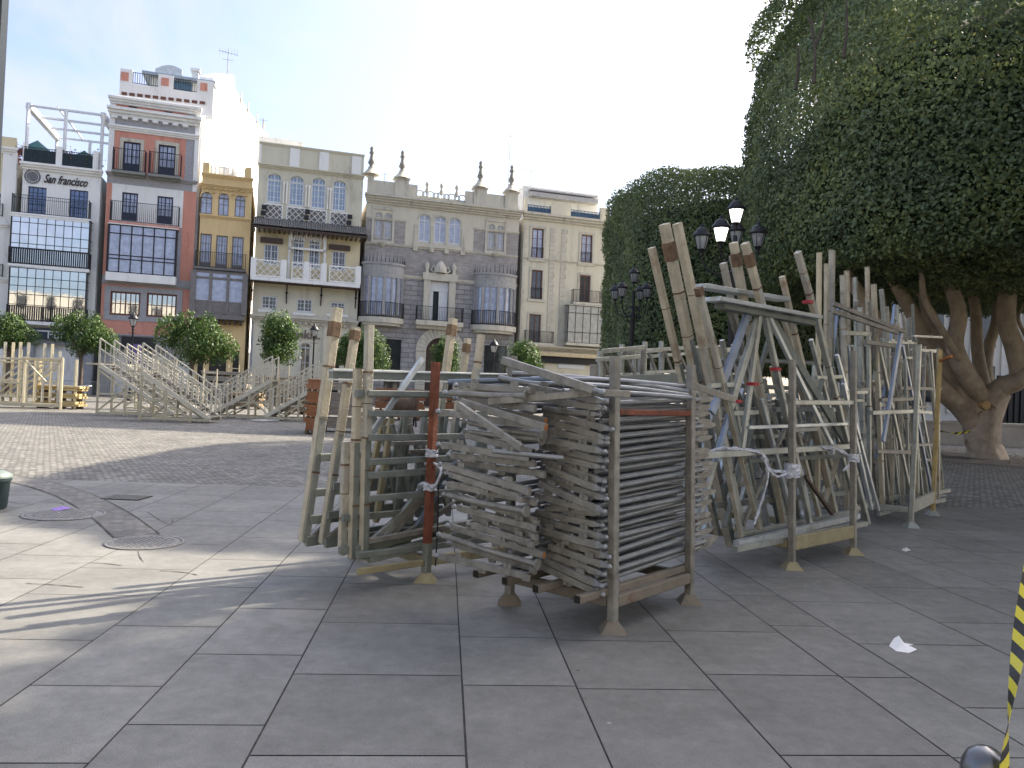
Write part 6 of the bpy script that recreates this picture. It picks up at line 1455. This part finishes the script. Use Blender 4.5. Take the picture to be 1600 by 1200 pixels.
# portable sign stand in the distance
g, fl = local(124, 634, R(4)); t = T('sign_stand', g, 'small folding stand with a white top in front of the shop barriers', 'stand')
for x in (-.25,.25): m = MB(); m.bar(fl(x,0,0), fl(x,0,.95), .05); t.part('leg', m, GALVD)
m = MB(); m.bar(fl(-.5,0,.98), fl(.5,0,1.04), .3,.04); t.part('top', m, WHF)
# board with purple poster by the stairs
g, fl = local(238, 625, R(3)); t = T('notice_panel', g, 'cream plywood panel standing behind the left stairs', 'panel'); m = MB(); m.bar(fl(0,0,0), fl(0,0,3.0), .08); m.bar(fl(1.6,0,0), fl(1.6,0,3.0), .08); t.part('post', m, CRMP); m = MB(); m.box(0,0,0,0,0,0); 
m = MB(); m.bar(fl(.8,0,1.5), fl(.8,0,3.0), 1.55,.05, up=(0,1,0)); t.part('board', m, mat('cream_ply', (.45,.40,.28), .8))
g, fl = local(196, 625, R(3)); t = T('notice_panel', g, 'purple poster panel behind the top of the left stairs', 'panel'); m = MB(); m.bar(fl(.5,0,0), fl(.5,0,3.7), .07); t.part('post', m, CRMP); m = MB(); m.bar(fl(.5,-.06,2.3), fl(.5,-.06,3.9), .8,.04, up=(0,1,0)); t.part('board', m, mat('purple_poster', (.13,.10,.24), .7))
# terrace things
def onB(bld, px, py, n=0.0):
    x, z_ = bld.L(px, py, n); return bld.root.location + FE*x + FN*n + Vector((0,0,z_))
TEAL = mat('dark_teal_canvas', (.03,.11,.11), .8)
def parasol(bld, px, n, label, s=1.0, z0=None):
    p = onB(bld, px, 235, n); p.z = ZT1; t = T('closed_parasol', p, label, 'parasol', 'terrace parasols'); m = MB(); m.tube([p, p+Vector((0,0,2.6*s))], .03, 6); t.part('pole', m, WHF)
    m = MB(); m.lathe((p.x,p.y,p.z+1.5*s), [(1.5*s,0),(.9*s,.55*s),(.001,1.25*s)], 8); t.part('canopy', m, TEAL)
parasol(B1, 58, 3.0, 'dark teal parasol under the left of the terrace pergola', 1.05); parasol(B1, 132, 4.0, 'dark teal parasol at the right of the terrace pergola'); parasol(B1, 104, 6.0, 'dark teal parasol at the middle of the terrace', .8)
def planter(px, n, col, label):
    p = onB(B1, px, 235, n); p.z = ZT1; t = T('terrace_plant', p, label, 'plant', 'terrace plants'); m = MB(); m.lathe(p, [(.2,0),(.3,.5)], 8); t.part('pot', m, SALM)
    r = np.random.default_rng(int(px)); q = r.normal(0,.33,(260,3)); q[:,2] += 1.0; me = leaf_mesh('pl', q+np.array(p)-np.array(t.root.location), nrm(q), .2, r); obj_from(me, 'foliage', col, t.root)
planter(28, .6, leafmat('red_flower', (.2,.02,.02), (.35,.04,.05), (.1,.15,.04), 3), 'red flowering pot plant at the left corner of the terrace'); planter(112, .7, MATS.get('x') or bpy.data.materials['red_flower'], 'pink flowering pot plant behind the terrace rail'); planter(143, .7, ORL, 'green pot plant at the right of the terrace')
# rooftop aerials
def aerial(p, h, label, kind=0):
    t = T('roof_aerial', p, label, 'aerial', 'rooftop aerials'); m = MB(); m.tube([p, p+Vector((0,0,h))], .035, 6); t.part('mast', m, GALVD)
    m = MB(); q = p+Vector((0,0,h-.2))
    if kind == 0:
        m.tube([q-FE*.9, q+FE*.9+Vector((0,0,-.2))], .025, 5)
        for i in range(7): c = q+FE*(-.8+.27*i); m.tube([c-Vector((0,0,.35)), c+Vector((0,0,.35))], .015, 4)
        m.tube([q-Vector((0,0,.8))-FE*.5, q-Vector((0,0,.8))+FE*.5], .02, 4)
    else: m.tube([q-FE*.4, q+FE*.4], .015, 4)
    t.part('antenna', m, GALVD)
def at(px, py, d): return P(px, py, d)
p = at(355,122,75); aerial(p, 2.8, 'branched aerial on top of the white side wall block'); p = at(794,292,78); aerial(p, 5.4, 'tall thin mast behind the last stone finial', 1)
p = at(829,292,79); aerial(p, 1.9, 'small tilted aerial above the penthouse'); p = at(601,282,74); aerial(p, .8, 'tiny aerial behind the stone parapet', 1); p = at(410,215,70); aerial(p, 1.8, 'short mast at the left of the cream building roof', 1)
# vehicle-blue kiosk doors by the bank
# ------------------------------------------------------------------ lettering becomes plain meshes
bpy.context.view_layer.update(); dg = bpy.context.evaluated_depsgraph_get()
for o in [o for o in bpy.data.objects if o.type == 'FONT']:
    me = bpy.data.meshes.new_from_object(o.evaluated_get(dg)); n = bpy.data.objects.new('sign_letters', me); COL.objects.link(n); n.parent = o.parent; n.location = o.location; n.rotation_euler = o.rotation_euler; n.scale = o.scale
    bpy.data.objects.remove(o)
